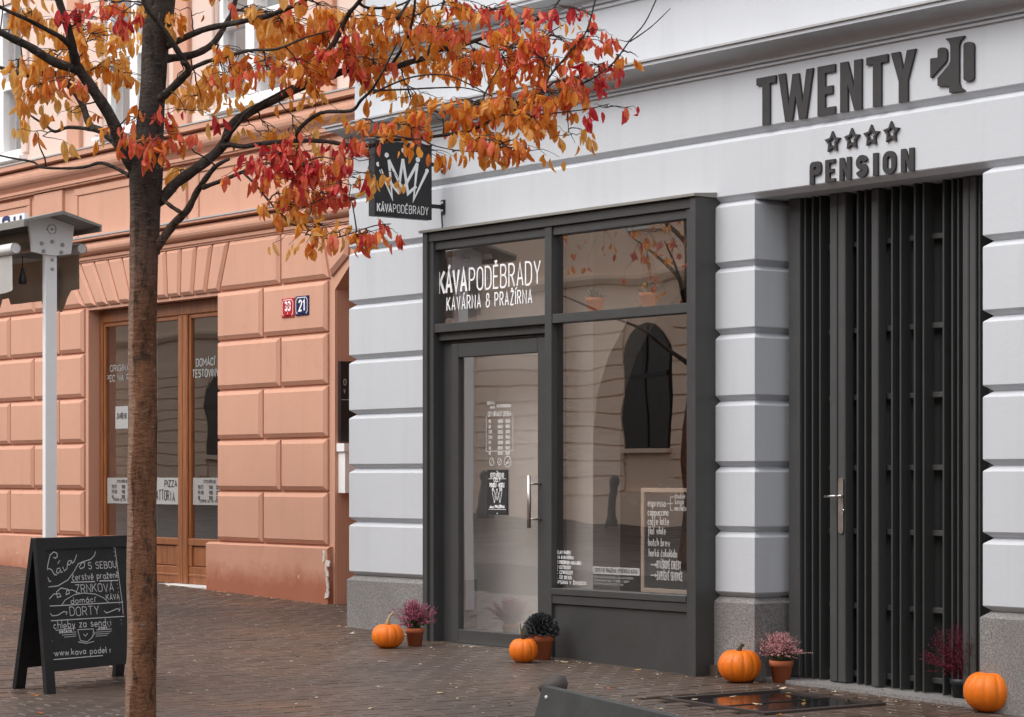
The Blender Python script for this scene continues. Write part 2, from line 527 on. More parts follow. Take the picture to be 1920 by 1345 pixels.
def glyph(ch):
    if ch in ACC:
        b, k = ACC[ch]
        w, st = G[b]
        lo = ch.islower()
        y = .66 if lo else 1.1
        if b == 'i':
            st = st[:1]
        cw = .5 if w > 0 else 0.0
        a = [(cw - .02 / max(w, .3), y), (cw + .22 / max(w, .5), y + .16)] if k == 'a' else [(cw - .22, y + .14), (cw, y), (cw + .22, y + .14)]
        return w, tuple(st) + (a,)
    return G.get(ch, G[' '])
def text_strokes(txt, h, wf=.45, sp=.16, jitter=0.0, rnd=None):
    """strokes in a (u, v) plane, starting at u=0; returns strokes and total width"""
    out, u = [], 0.0
    for ch in txt:
        w, st = glyph(ch)
        gw = w * wf * h
        dy = (rnd.uniform(-jitter, jitter) if rnd else 0) * h
        for s in st:
            out.append([(u + x * (gw if w > 0 else wf * h), y * h + dy) for x, y in s])
        u += gw + sp * h
    return out, u - sp * h
def ribbon(mb, pts3, n, width, lift):
    """a mitred flat ribbon along 3-D points lying in the plane with normal n"""
    pts = [Vector(pts3[0])]
    for p in pts3[1:]:
        if (Vector(p) - pts[-1]).length > 1e-5:
            pts.append(Vector(p))
    if len(pts) < 2:
        return
    L, R = [], []
    for i, p in enumerate(pts):
        a = (p - pts[i - 1]).normalized() if i else (pts[1] - p).normalized()
        b = (pts[i + 1] - p).normalized() if i < len(pts) - 1 else a
        na, nb = n.cross(a), n.cross(b)
        m = na + nb
        m = m.normalized() if m.length > .3 else na
        k = 1 / max(.45, m.dot(na))
        q = p + n * lift
        L.append(q + m * width * .5 * k)
        R.append(q - m * width * .5 * k)
    k = len(pts)
    mb.add(L + R, [(i, i + 1, k + i + 1, k + i) for i in range(k - 1)])
def write(mb, txt, org, U, V, h, sw, wf=.45, sp=.16, fit=None, center=False, jitter=0, rnd=None, lift=0.0):
    """lettering on a plane: org = lower left, U and V unit vectors; fit = wanted total width"""
    U, V, org = Vector(U), Vector(V), Vector(org)
    st, w = text_strokes(txt, h, wf, sp, jitter, rnd)
    k = fit / w if fit else 1
    off = -w * k / 2 if center else 0
    n = U.cross(V).normalized()
    for i, s in enumerate(st):
        ribbon(mb, [org + U * (off + x * k) + V * y for x, y in s], n, sw, lift + (i % 7) * 0.00012)
    return w * k

# ------------------------------------------------------------------ ground
t = NT('wet_street')
p = t.sep()
br = t.n.new('ShaderNodeTexBrick')
br.inputs['Scale'].default_value = 1
br.inputs['Brick Width'].default_value = .24
br.inputs['Row Height'].default_value = .12
br.inputs['Mortar Size'].default_value = .008
br.inputs['Color1'].default_value = (.040, .031, .027, 1)
br.inputs['Color2'].default_value = (.027, .021, .018, 1)
br.inputs['Mortar'].default_value = (.016, .013, .012, 1)
mp = t.n.new('ShaderNodeMapping')
mp.inputs['Rotation'].default_value = (0, 0, math.radians(90))
t.l.new(t.geo.outputs['Position'], mp.inputs[0])
t.l.new(mp.outputs[0], br.inputs['Vector'])
c = t.mix(t.noise(.8, 4), br.outputs['Color'], (.030, .027, .026, 1))
t.bump(t.math('ADD', t.noise(50, 4), t.math('MULTIPLY', br.outputs['Fac'], -1.2)), .5, .006)
M_street = t.set(c, t.ramp(t.noise(1.6, 5), [(.35, W(.28)), (.7, W(.6))]), .5)

t = NT('wet_paving_brick')
oi = t.n.new('ShaderNodeObjectInfo')
at_ = t.n.new('ShaderNodeAttribute')
at_.attribute_name = 'tone'
rnd = t.noise(9, 2, .5)
c = t.ramp(rnd, [(.3, (.058, .037, .026, 1)), (.5, (.098, .063, .044, 1)), (.7, (.118, .085, .065, 1))])
c = t.mix(t.ramp(t.noise(.55, 4), [(.4, W(0)), (.65, W(.75))]), c, (.062, .047, .040, 1))
c = t.mix(t.ramp(t.noise(240, 2), [(.56, W(0)), (.68, W(.5))]), c, (.16, .13, .11, 1))
gritn = t.noise(120, 3)
t.bump(gritn, .45, .004)
M_paver = t.set(c, t.ramp(t.math('ADD', t.math('MULTIPLY', t.noise(1.1, 5), .75), t.math('MULTIPLY', gritn, .25)), [(.34, W(.27)), (.62, W(.58))]), .45)
M_joint = paint('dark_joint_sand', (.020, .016, .014, 1), .9, .3, .4)

xs = [-320, -45, 10, 320]
ys = [-320, -60, -20, 60, 320]
mb = MB()
for i in range(len(xs) - 1):
    for j in range(len(ys) - 1):
        mb.add([(xs[a], ys[b], ground_z(xs[a]) - .045) for a, b in ((i, j), (i + 1, j), (i + 1, j + 1), (i, j + 1))], [(0, 1, 2, 3)])
mb.build('ground', M_street, kind='structure')

# brick-paved pavement in front of the two houses: bricks laid with their long side towards the walls
pave = None
mb = MB()
PX0, PX1, PY0 = -26.4, -5.6, -6.6
mb.add([(PX0, PY0, ground_z(PX0) - .02), (PX1, PY0, ground_z(PX1) - .02), (PX1, 1.6, ground_z(PX1) - .02), (PX0, 1.6, ground_z(PX0) - .02)], [(0, 1, 2, 3)])
pave = mb.build('pavement', M_joint, kind='structure')
ORG[pave] = Vector((0, 0, 0))
BL, BW, JT = .20, .10, .006
cover = [(-10.43, -9.55, -1.17, -.20)]                  # the access cover's frame, bricks stop there
slots = []
rr = random.Random(3)
i = 0
x = PX0
while x < PX1:
    y = PY0 + (i % 2) * BL / 2
    while y < 1.35:
        cx, cy = x + BW / 2, y + BL / 2
        lim = .06 if cx > -15.4 else 1.25
        if cy < lim + .1 and not any(a - .05 < cx < b + .05 and c_ - .09 < cy < d + .09 for a, b, c_, d in cover):
            q = Vector((cx, cy, ground_z(cx))) - CAM
            Z = q.dot(FW)
            if Z > 6:
                px, py = 960 + F * q.dot(RT) / Z, YV - F * q.z / Z
                if -420 < px < 2340 and py < 1620:
                    inside = 0 < px < 1920 and py < 1345
                    slots.append((0 if inside else 1, Z, cx, cy))
        y += BL
    x += BW
    i += 1
slots.sort()
def brick_mesh(mb, cx, cy, dz, rx, ry, rz):
    M = Matrix.Translation((cx, cy, ground_z(cx) + dz)) @ Matrix.Rotation(rz, 4, 'Z') @ Matrix.Rotation(.025 + ry, 4, 'Y') @ Matrix.Rotation(rx, 4, 'X')
    a, b, e, h = BW / 2 - JT / 2, BL / 2 - JT / 2, .006, .035
    vs = [M @ Vector(p) for p in ((-a, -b, -h), (a, -b, -h), (a, b, -h), (-a, b, -h), (-a, -b, -e), (a, -b, -e), (a, b, -e), (-a, b, -e),
                                  (-a + e, -b + e, 0), (a - e, -b + e, 0), (a - e, b - e, 0), (-a + e, b - e, 0))]
    mb.add(vs, [(0, 1, 5, 4), (1, 2, 6, 5), (2, 3, 7, 6), (3, 0, 4, 7), (4, 5, 9, 8), (5, 6, 10, 9), (6, 7, 11, 10), (7, 4, 8, 11), (8, 9, 10, 11)])
proto = None
rest = MB()
for k, (_, Z, cx, cy) in enumerate(slots):
    j = (rr.uniform(-.002, .002), rr.uniform(-.006, .006), rr.uniform(-.006, .006), rr.uniform(-.012, .012))
    if k < 290:
        if proto is None:
            one = MB()
            brick_mesh(one, 0, 0, -ground_z(0), 0, 0, 0)
            proto = one.build('paving_brick', M_paver).data
            bpy.data.objects.remove(bpy.data.objects['paving_brick'])
        o = bpy.data.objects.new('paving_brick', proto)
        COL.objects.link(o)
        o.parent = pave
        o.location = (cx, cy, ground_z(cx) + j[0])
        o.rotation_euler = (j[1], j[2], j[3])
    else:
        brick_mesh(rest, cx, cy, *j)
rest.build('paving_bricks', M_paver, pave, kind='stuff')

# ------------------------------------------------------------------ the grey pension and cafe building
HG = [.503, .912, 1.316, 1.728, 2.146, 2.562, 2.972]      # groove centres of the rusticated courses
XL, XR = -15.33, -4.0
XS0, XS1 = -14.135, -11.215                                # shopfront box
XP1, XG1 = -10.861, -9.026                                 # pier's gate-side edge, gate opening's far side
YF = -.17                                                  # front of the shopfront box
grey = thing('pension_building', 'pale grey rendered house with rusticated courses, dark shopfront and tall slatted gate', 'building', (-12, .5, 0))
def course(x0, x1, z0, z1, y1, dl, dr, mat, name='stone_block', top=True, bot=True, front=0.0, g=.044, hgt=.029):
    """one rusticated course with a V-shaped groove above and below, wrapping round its free ends"""
    def ring(z, k):
        a, b, f = x0 + (g * k if dl else 0), x1 - (g * k if dr else 0), front + g * k
        return [Vector((a, f, z)), Vector((b, f, z)), Vector((b, y1, z)), Vector((a, y1, z))]
    rs = [ring(z0, 1)] if bot else []
    rs += [ring(z0 + (hgt if bot else 0), .10), ring(z0 + (hgt + .006 if bot else 0), 0), ring(z1 - (hgt + .006 if top else 0), 0), ring(z1 - (hgt if top else 0), .10)]
    if top:
        rs.append(ring(z1, 1))
    m = MB()
    m.rings(rs)
    return m.build(name, mat, grey)
for k in range(6):
    course(XL, XS0 + .03, HG[k], HG[k + 1], .5, True, False, M_grey)
    course(XS1 - .02, XP1, HG[k], HG[k + 1], .5, False, True, M_grey)
    course(XG1, XR, HG[k], HG[k + 1], .5, True, False, M_grey)
course(XL - .012, XS0 + .03, -.2, HG[0], .5, True, False, M_granite, 'plinth_block', bot=False, front=-.012)
course(XS1 - .02, XP1 + .012, -.2, HG[0], .5, False, True, M_granite, 'plinth_block', bot=False, front=-.012)
course(XG1 - .012, XR, -.3, HG[0], .5, True, False, M_granite, 'plinth_block', bot=False, front=-.012)
course(XL, XR, HG[6], 3.372, .5, True, False, M_grey, 'stone_band')
course(XL, XR, 3.372, 3.765, .5, True, False, M_grey, 'stone_band', top=False)
# cornice: two thin fillets, a cove and a projecting lip with a sheet-metal drip
m = MB()
prof = [(.3, 3.765), (-.018, 3.765), (-.018, 3.778), (.0, 3.781), (.0, 3.79), (-.022, 3.79), (-.022, 3.803), (-.006, 3.806)]
for k in range(9):
    a = math.radians(90 * k / 8)
    prof.append((-.006 - .165 * (1 - math.cos(a)), 3.81 + .062 * math.sin(a)))
prof += [(-.185, 3.874), (-.185, 3.905), (.3, 3.935)]
m.sweep_x(prof, XL - .05, XR)
m.build('cornice', M_grey, grey)
m = MB()
m.sweep_x([(-.2, 3.899), (-.2, 3.912), (.3, 3.944), (.3, 3.938), (-.19, 3.9075), (-.19, 3.897)], XL - .075, XR)
m.build('drip_flashing', M_zinc, grey)
m = MB()
m.box(XL + .01, XR, .045, .5, 3.94, 4.376)
m.build('upper_wall', M_grey, grey)
m = MB()
prof = [(.3, 4.376), (.028, 4.376), (.028, 4.39), (.045, 4.393), (.045, 4.408), (.025, 4.408), (.025, 4.422), (.035, 4.425)]
for k in range(7):
    a = math.radians(90 * k / 6)
    prof.append((.035 - .12 * (1 - math.cos(a)), 4.43 + .05 * math.sin(a)))
prof += [(-.1, 4.484), (-.1, 4.512), (.3, 4.53)]
m.sweep_x(prof, XL - .02, XR)
m.build('string_course', M_grey, grey)
m = MB()
m.sweep_x([(-.11, 4.508), (-.11, 4.52), (.3, 4.54), (.3, 4.534), (-.102, 4.515), (-.102, 4.506)], XL - .04, XR)
m.build('drip_flashing', M_zinc, grey)
m = MB()
m.box(XL + .06, XR, .11, .5, 4.535, 8.0)
m.build('upper_wall', M_grey, grey)
# inner ring of the ground floor: side walls, back wall, ceiling, floor
m = MB()
m.box(XL, XL + .25, .501, 5.2, -.3, 3.6)
m.box(XP1 - .28, XP1 - .04, .501, 5.2, -.3, 3.6)
m.build('interior_side_wall', M_inwall2, grey)
m = MB()
m.box(XL + .251, XP1 - .281, 5.0, 5.2, -.3, 3.6)
m.build('interior_back_wall', M_inwall2, grey)
m = MB()
m.box(XL + .251, XP1 - .281, .501, 5.0, 3.1, 3.3)
m.build('interior_ceiling', M_inwall, grey)
m = MB()
m.box(XL + .251, XP1 - .281, -.05, 5.0, -.2, .075)
m.build('interior_floor', M_floor, grey)
m = MB()
m.box(XL - .01, XR, 5.25, 5.6, -.5, 8.0)
m.box(XR, XR + .3, -.02, 5.6, -.5, 8.0)
m.box(XL + .05, XR, .12, 5.6, 8.0, 8.2)
m.build('rear_wall', M_grey, grey)
# pale partition just inside the door and the arch in the room
m = MB()
m.box(ax(846, .30), ax(1036, .30), .30, .36, .078, 3.095)
m.build('interior_partition', M_inwhite, grey)
m = MB()
YA = .52
xa0, xa1 = ax(1112, YA), -11.15
N = 14
ap = []
for k in range(N + 1):
    a = math.pi - math.pi * k / N
    ap.append((xa0 + (xa1 + 1.5 - xa0) / 2 * (1 + math.cos(a)), 1.55 + 1.25 * math.sin(a)))
vs, fs = [], []
for (u, z) in ap:
    vs += [Vector((u, YA, z)), Vector((u, YA, 3.095)), Vector((u, YA + .25, z)), Vector((u, YA + .25, 3.095))]
for k in range(N):
    b = k * 4
    fs += [(b, b + 4, b + 5, b + 1), (b + 2, b + 3, b + 7, b + 6), (b, b + 2, b + 6, b + 4)]
m.add(vs, fs)
m.build('interior_arch', M_inwall, grey)
m = MB()
m.box(ax(1063, YA), xa0 - .001, YA, YA + .25, .078, 3.095)
m.build('interior_pier', M_inwhite, grey)
m = MB()
m.box(XL + .26, ax(1063, YA) - .001, YA + .02, YA + .2, .078, 3.095)
m.build('interior_cross_wall', M_inwall, grey)

# shopfront: anthracite steel box with its posts, rails, panes, door
def front(name, m, mat=None, parent=grey, **k):
    return m.build(name, mat or M_anth, parent, **k)
zb = ground_z(-12.6)
m = MB()
m.bbox(XS0, XS0 + .055, YF, .02, ground_z(XS0) - .05, 3.0, .003)
m.bbox(XS0 + .056, XS0 + .105, YF + .02, .02, ground_z(XS0) - .05, 2.985, .003)
m.bbox(XS1 - .055, XS1, YF, .043, ground_z(XS1) - .05, 3.0, .003)
m.bbox(XS1 - .075, XS1 - .056, YF + .05, .02, ground_z(XS1) - .05, 2.98, .002)
m.bbox(XS0 + .056, XS1 - .056, YF + .012, .02, 2.935, 2.998, .003)
front('shopfront_frame', m)
m = MB()
m.sweep_x([(YF - .02, 3.003), (YF - .02, 3.02), (.05, 3.04), (.05, 3.003)], XS0 - .02, XS1 + .012)
front('canopy_strip', m, M_roofmetal)
xm0, xm1 = ax(1016, YF), ax(1029, YF)                      # mullion
xr0 = ax(1282, YF)
m = MB()
m.bbox(XS0 + .106, xm0 - .001, YF + .035, -.04, 2.875, 2.934, .003)
m.bbox(xm1 + .001, xr0 - .001, YF + .035, -.04, 2.875, 2.934, .003)
front('top_rail', m)
m = MB()
m.bbox(xm0, xm1, YF + .022, -.02, ground_z(-12.7) - .05, 2.934, .003)
m.bbox(xr0, xr0 + .055, YF + .022, -.02, ground_z(-11.3) - .05, 2.934, .003)
front('mullion', m)
m = MB()
m.bbox(XS0 + .106, xm0 - .001, YF + .027, -.03, 2.283, 2.345, .003)
m.bbox(xm1 + .001, xr0 - .001, YF + .027, -.03, 2.283, 2.345, .003)
front('transom', m)
m = MB()
m.bbox(xm1 + .001, xr0 - .001, YF + .018, -.03, .462, .505, .003)
front('window_sill', m)
m = MB()
m.bbox(xm1 + .001, xr0 - .001, YF + .045, -.03, ground_z(-12) - .08, .4, .003)
m.bbox(xm1 + .001, xr0 - .001, YF + .027, YF + .044, .401, .461, .003)
front('stall_riser', m, M_anth2)
def pane(name, x0, x1, z0, z1, y, mat=M_glass, parent=grey):
    m = MB()
    m.box(x0, x1, y, y + .006, z0, z1)
    return m.build(name, mat, parent)
YG = -.095
gl_l = pane('transom_window', XS0 + .107, xm0 - .002, 2.345, 2.875, YG)
pane('transom_window', xm1 + .002, xr0 - .002, 2.345, 2.875, YG)
gl_d = pane('display_window', xm1 + .002, xr0 - .002, .505, 2.283, YG)
# door
xd0, xd1 = ax(826, -.08), xm0 - .002
dz0, dz1 = ground_z(-13.4) + .012, 2.225
door = None
m = MB()
m.bbox(XS0 + .106, xd0 - .001, -.105, -.02, ground_z(-14) - .05, 2.282, .003)
m.bbox(xd0, xd1, -.105, -.02, 2.226, 2.282, .003)
door = m.build('shop_door', M_anth, grey)
xl0, xl1 = ax(848, -.075), xd1
gx0, gx1 = ax(862, -.07), ax(1011, -.07)
m = MB()
m.bbox(xl0, gx0, -.085, -.03, dz0, 2.2, .004)
m.bbox(gx1, xl1 - .001, -.085, -.03, dz0, 2.2, .004)
m.bbox(gx0 + .001, gx1 - .001, -.085, -.03, 2.1, 2.199, .004)
m.bbox(gx0 + .001, gx1 - .001, -.085, -.03, dz0 + .001, .17, .004)
m.build('door_leaf', M_anth, door)
m = MB()
m.bbox(xd0 + .001, xl0 - .001, -.06, -.02, dz0, 2.224, .003)
m.bbox(xl0, xl1, -.06, -.02, 2.201, 2.2245, .003)
m.build('door_jamb', M_anth2, door)
pane('glass_pane', gx0 + .002, gx1 - .002, .17, 2.1, -.058, M_glass, door)
m = MB()
hx = ax(993, -.15)
m.smooth = True
m.tube([(hx, -.155, .905), (hx, -.155, 1.262)], .014, 12)
hxb = ax(1013, -.09)
for hz in (.965, 1.205):
    m.tube([(hx + .004, -.155, hz), (hxb - .03, -.13, hz), (hxb, -.086, hz)], .008, 8)
m.build('pull_handle', M_steel, door)
m = MB()
m.box(ax(845, -.13), ax(985, -.13), -.14, -.03, ground_z(-13.4) - .03, ground_z(-13.4) + .011)
m.build('threshold', M_steel, door)
# gate
YGT = .22
gate = None
m = MB()
m.box(XP1 - .03, XG1 + .03, .36, .40, -.1, 3.0)
gate = m.build('gate', M_gateback, grey)
def gbar(px0, px1, y, d, name, mat=M_gate, z0=.0, z1=2.97):
    x0, x1 = ax(px0, y), ax(px1, y)
    m = MB()
    m.bbox(x0, x1, y, y + d, ground_z((x0 + x1) / 2) + .025 + z0, z1, .006)
    return m.build(name, mat, gate)
for a, b in ((1478, 1499), (1555, 1568.5), (1570.5, 1584), (1633, 1646), (1804, 1815.5), (1817, 1829)):
    gbar(a, b, YGT, .07, 'frame_post')
for px in (1509, 1523, 1537, 1607.5, 1622, 1672, 1688, 1714.5, 1731, 1768.5, 1785, 1796, 1836):
    m = MB()
    xf = ax(px, YGT + .012)
    m.bbox(xf - .0065, xf + .0065, YGT + .012, YGT + .10, ground_z(xf) + .025, 2.97, .002)
    m.build('bar', M_fin, gate)
for z in (2.66, 2.137, 1.732, 1.306, .922, .47, .06):
    m = MB()
    m.bbox(XP1 + .002, XG1 + .04, YGT + .085, YGT + .118, z - .017, z + .017, .004)
    m.build('rail', M_gate, gate)
m = MB()
hx, hy = ax(1576.5, YGT - .01), YGT - .012
pts = []
for k in range(13):
    a = math.pi * k / 12
    pts.append((hx + .021 * math.cos(a), hy, 1.225 + .021 * math.sin(a)))
for k in range(13):
    a = math.pi + math.pi * k / 12
    pts.append((hx + .021 * math.cos(a), hy, .93 + .021 * math.sin(a)))
m.prism(pts, (0, .0115, 0))
m.smooth = True
m.tube([(hx + .004, hy, 1.135), (hx + .004, hy - .045, 1.135), (hx - .02, hy - .05, 1.135), (hx - .085, hy - .05, 1.132)], .0085, 8)
m.tube([(hx + .004, hy - .045, 1.135), (hx + .055, hy - .045, 1.137)], .009, 8)
m.tube([(hx + .03, hy, 1.05), (hx + .03, hy - .012, 1.05)], .008, 8)
m.build('gate_handle', M_steel, gate)
m = MB()
m.add([(XP1 + .01, .06, ground_z(XP1) + .02), (XG1 - .01, .06, ground_z(XG1) + .02), (XG1 - .01, .36, ground_z(XG1) + .02), (XP1 + .01, .36, ground_z(XP1) + .02),
       (XP1 + .01, .06, ground_z(XP1) - .1), (XG1 - .01, .06, ground_z(XG1) - .1), (XG1 - .01, .36, ground_z(XG1) - .1), (XP1 + .01, .36, ground_z(XP1) - .1)],
      [(0, 1, 2, 3), (0, 4, 5, 1), (1, 5, 6, 2), (2, 6, 7, 3), (3, 7, 4, 0)])
m.build('gate_threshold', M_granite, gate)
# wall behind the right-hand interior and gate passage
m = MB()
m.box(XG1 + .06, XR, .501, 5.2, -.3, 3.6)
m.build('inner_wall', M_dark, grey)

# ------------------------------------------------------------------ the salmon restaurant building
YO = 1.2
OZ = [.659, 1.124, 1.59, 2.045, 2.497, 2.953]              # joints between the block courses
orange = thing('salmon_building', 'salmon pink stuccoed house with raised blocks, moulded cornices and white upper windows', 'building', (-20, 2.0, .2))
XO0, XO1 = -29.0, -17.334                                   # facade ends; right end is the doorway jamb
XW0, XW1 = -21.80, -19.248                                  # shop opening
zt = 2.925
m = MB()
def slab(x0, x1, z0, z1, y0=YO, y1=YO + .45):
    m.box(x0, x1, y0, y1, z0, z1)
slab(XO0, XW0, .0, 3.42)
slab(XW1, XO1, .0, 3.42)
slab(XW0, XW1, zt, 3.42)
m.build('wall', M_orange, orange)
m = MB()
m.box(XO1, XO1 + .004, YO + .012, YO + .449, .1, 2.86)
m.build('door_jamb', M_orange, orange)
m = MB()
m.box(XO1 + .0045, -14.5, YO + .30, YO + .45, .1, 3.42)
m.build('recessed_door', M_wood, orange)
m = MB()
pts = [(XO1, 2.86), (XO1 + .35, 3.16), (XO1 + .9, 3.32), (-14.6, 3.32), (-14.6, 3.42), (XO1, 3.42)]
m.prism([Vector((x, YO, z)) for x, z in pts], (0, .29, 0))
m.build('wall', M_orange, orange)
m = MB()
m.box(XO0, -14.5, YO + .02, YO + .45, 3.42, 4.3)
m.build('frieze', M_orange, orange)
def oblock(pts, name='stone_block', d=.042, c=.036, mat=None):
    """a raised block with a sloping margin; pts counter-clockwise (x, z), front towards -y"""
    n = len(pts)
    cx = sum(p[0] for p in pts) / n
    cz = sum(p[1] for p in pts) / n
    ins = []
    for i in range(n):
        p0, p1, p2 = Vector(pts[i - 1]), Vector(pts[i]), Vector(pts[(i + 1) % n])
        a, b = (p1 - p0).normalized(), (p2 - p1).normalized()
        na, nb = Vector((-a.y, a.x)), Vector((-b.y, b.x))
        k = (na + nb)
        k = k / max(.2, 1 + na.dot(nb))
        ins.append(p1 + k * c)
    m = MB()
    lo = [Vector((p[0], YO + .004, p[1])) for p in pts]
    mi = [Vector((p[0], YO - d * .45, p[1])) for p in pts]
    hi = [Vector((p.x, YO - d, p.y)) for p in ins]
    m.rings([lo, mi, hi])
    return m.build(name, mat or M_orange, orange)
J = .012
def rowblocks(xs, z0, z1):
    for a, b in zip(xs[:-1], xs[1:]):
        oblock([(a + J, z0 + J), (b - J, z0 + J), (b - J, z1 - J), (a + J, z1 - J)])
xa, xb = -18.463, -18.169
for k in range(5):
    xj = xa if k % 2 == 0 else xb
    rowblocks([XW1 - .012, xj, XO1 - .075], OZ[k], OZ[k + 1])
lx = [[-21.83, -22.385, -22.95 - .55, -24.08, -25.2, -26.3], [-21.83, -22.95, -24.1, -25.2, -26.3]]
for k in range(5):
    xs = lx[0] if k % 2 == 0 else lx[1]
    xs = sorted([xs[0] - .02] + xs[1:])
    if k % 2 == 0:
        xs = sorted([-21.85, -22.385, -23.5, -24.1, -25.2, -26.3])
    rowblocks(xs, OZ[k], OZ[k + 1])
# fanned voussoirs over the shop opening, flat blocks beyond
nv = 11
bx0, bx1, tx0, tx1 = XW0 - .03, XW1 + .03, XW0 - .42, XW1 + .20
for k in range(nv):
    b0, b1 = bx0 + (bx1 - bx0) * k / nv, bx0 + (bx1 - bx0) * (k + 1) / nv
    t0, t1 = tx0 + (tx1 - tx0) * k / nv, tx0 + (tx1 - tx0) * (k + 1) / nv
    oblock([(b0 + J, zt + .035), (b1 - J, zt + .035), (t1 - J, 3.40), (t0 + J, 3.40)], 'voussoir', .04, .03)
xc = ax(530, YO)
oblock([(bx1 + J, OZ[5] + J), (xc - J, OZ[5] + J), (xc - J, 3.40), (tx1 + J, 3.40)])
oblock([(xc + J, OZ[5] + J), (ax(620, YO), OZ[5] + J), (ax(606, YO) - J, 3.40), (xc + J, 3.40)])
oblock([(ax(624, YO), 2.975), (ax(655, YO), 3.13), (ax(655, YO) + .05, 3.40), (ax(609, YO), 3.40)], 'voussoir')
oblock([(tx0 - .7, OZ[5] + J), (bx0 - J, OZ[5] + J), (tx0 - J, 3.40), (tx0 - .7, 3.40)])
for k in range(4):
    oblock([(tx0 - .7 - 1.1 * (k + 1) + J, OZ[5] + J), (tx0 - .7 - 1.1 * k - J, OZ[5] + J), (tx0 - .7 - 1.1 * k - J, 3.40), (tx0 - .7 - 1.1 * (k + 1) + J, 3.40)])
# plinth, with its damp paint and the broken corner
def plinth(x0, x1):
    m = MB()
    n = max(2, int((x1 - x0) / .25))
    rs = []
    for k in range(n + 1):
        x = x0 + (x1 - x0) * k / n
        wob = .004 * math.sin(x * 9) + .003 * math.sin(x * 23)
        rs.append([Vector((x, YO - .055 + wob, ground_z(x) - .06)), Vector((x, YO - .055 - wob, .635)), Vector((x, YO - .03, .652)), Vector((x, YO + .2, .652)), Vector((x, YO + .2, ground_z(x) - .06))])
    m.rings(rs)
    return m.build('plinth', M_orange_base, orange)
plinth(-19.40, XO1 - .03)
plinth(XO0, XW0 + .03)
m = MB()
rng = random.Random(5)
for k in range(9):
    z0 = .22 + .045 * k
    m.obox((XO1 - .035 + rng.uniform(-.02, .012) - (.05 if k > 6 else 0), YO - .056, z0 + .02), (rng.uniform(.012, .035), 0, rng.uniform(-.01, .01)), (0, .006, 0), (rng.uniform(-.008, .008), 0, rng.uniform(.018, .03)))
m.build('chipped_render', M_chip, orange)
# lower cornice
def cornice_o(zs, mat, lip_y=-.17, x0=XO0, x1=-14.45):
    z0, z1, z2, z3, z4 = zs                                  # fillet bottom, fillet top, torus bottom, torus top, flashing
    m = MB()
    pr = [(YO + .2, z0), (YO - .03, z0), (YO - .03, z0 + (z1 - z0) * .35), (YO - .045, z0 + (z1 - z0) * .4), (YO - .045, z1), (YO - .02, z1 + .004)]
    for k in range(9):
        a = math.radians(-70 + 160 * k / 8)
        pr.append((YO - .05 - .075 * math.cos(a) + .02, (z2 + z3) / 2 + (z3 - z2) / 2 * math.sin(a) / math.sin(math.radians(90))))
    pr += [(YO - .06, z3 + .004), (YO + lip_y * .75, z3 + .010), (YO + lip_y * .75, z4 - .006), (YO + .2, z4 + .008)]
    m.sweep_x(pr, x0, x1)
    m.build('cornice', mat, orange)
    m = MB()
    m.sweep_x([(YO + lip_y * .8, z4 - .014), (YO + lip_y * .8, z4), (YO + .2, z4 + .022), (YO + .2, z4 + .012)], x0, x1)
    m.build('drip_flashing', M_zinc, orange)
cornice_o((3.405, 3.455, 3.465, 3.60, 3.645), M_orange)
cornice_o((4.20, 4.25, 4.29, 4.46, 4.535), M_orange)
for a, b in ((-25.6, -23.09), (-22.10, -19.86), (-19.70, -17.42), (-17.2, -14.8)):
    m = MB()
    z0, z1, w = 3.67, 4.165, .07
    m.bbox(a, b, YO - .005, YO + .02, z1 - w, z1, .006)
    m.bbox(a, a + w, YO - .005, YO + .02, z0, z1 - w - .001, .006)
    m.bbox(b - w, b, YO - .005, YO + .02, z0, z1 - w - .001, .006)
    m.bbox(a + w + .001, b - w - .001, YO + .008, YO + .02, z0, z1 - w - .001, .004)
    m.build('frieze_panel', M_orange, orange)
m = MB()
m.bbox(-22.98, -22.35, YO - .012, YO + .02, 3.67, 4.19, .006)
m.build('pilaster', M_orange, orange)
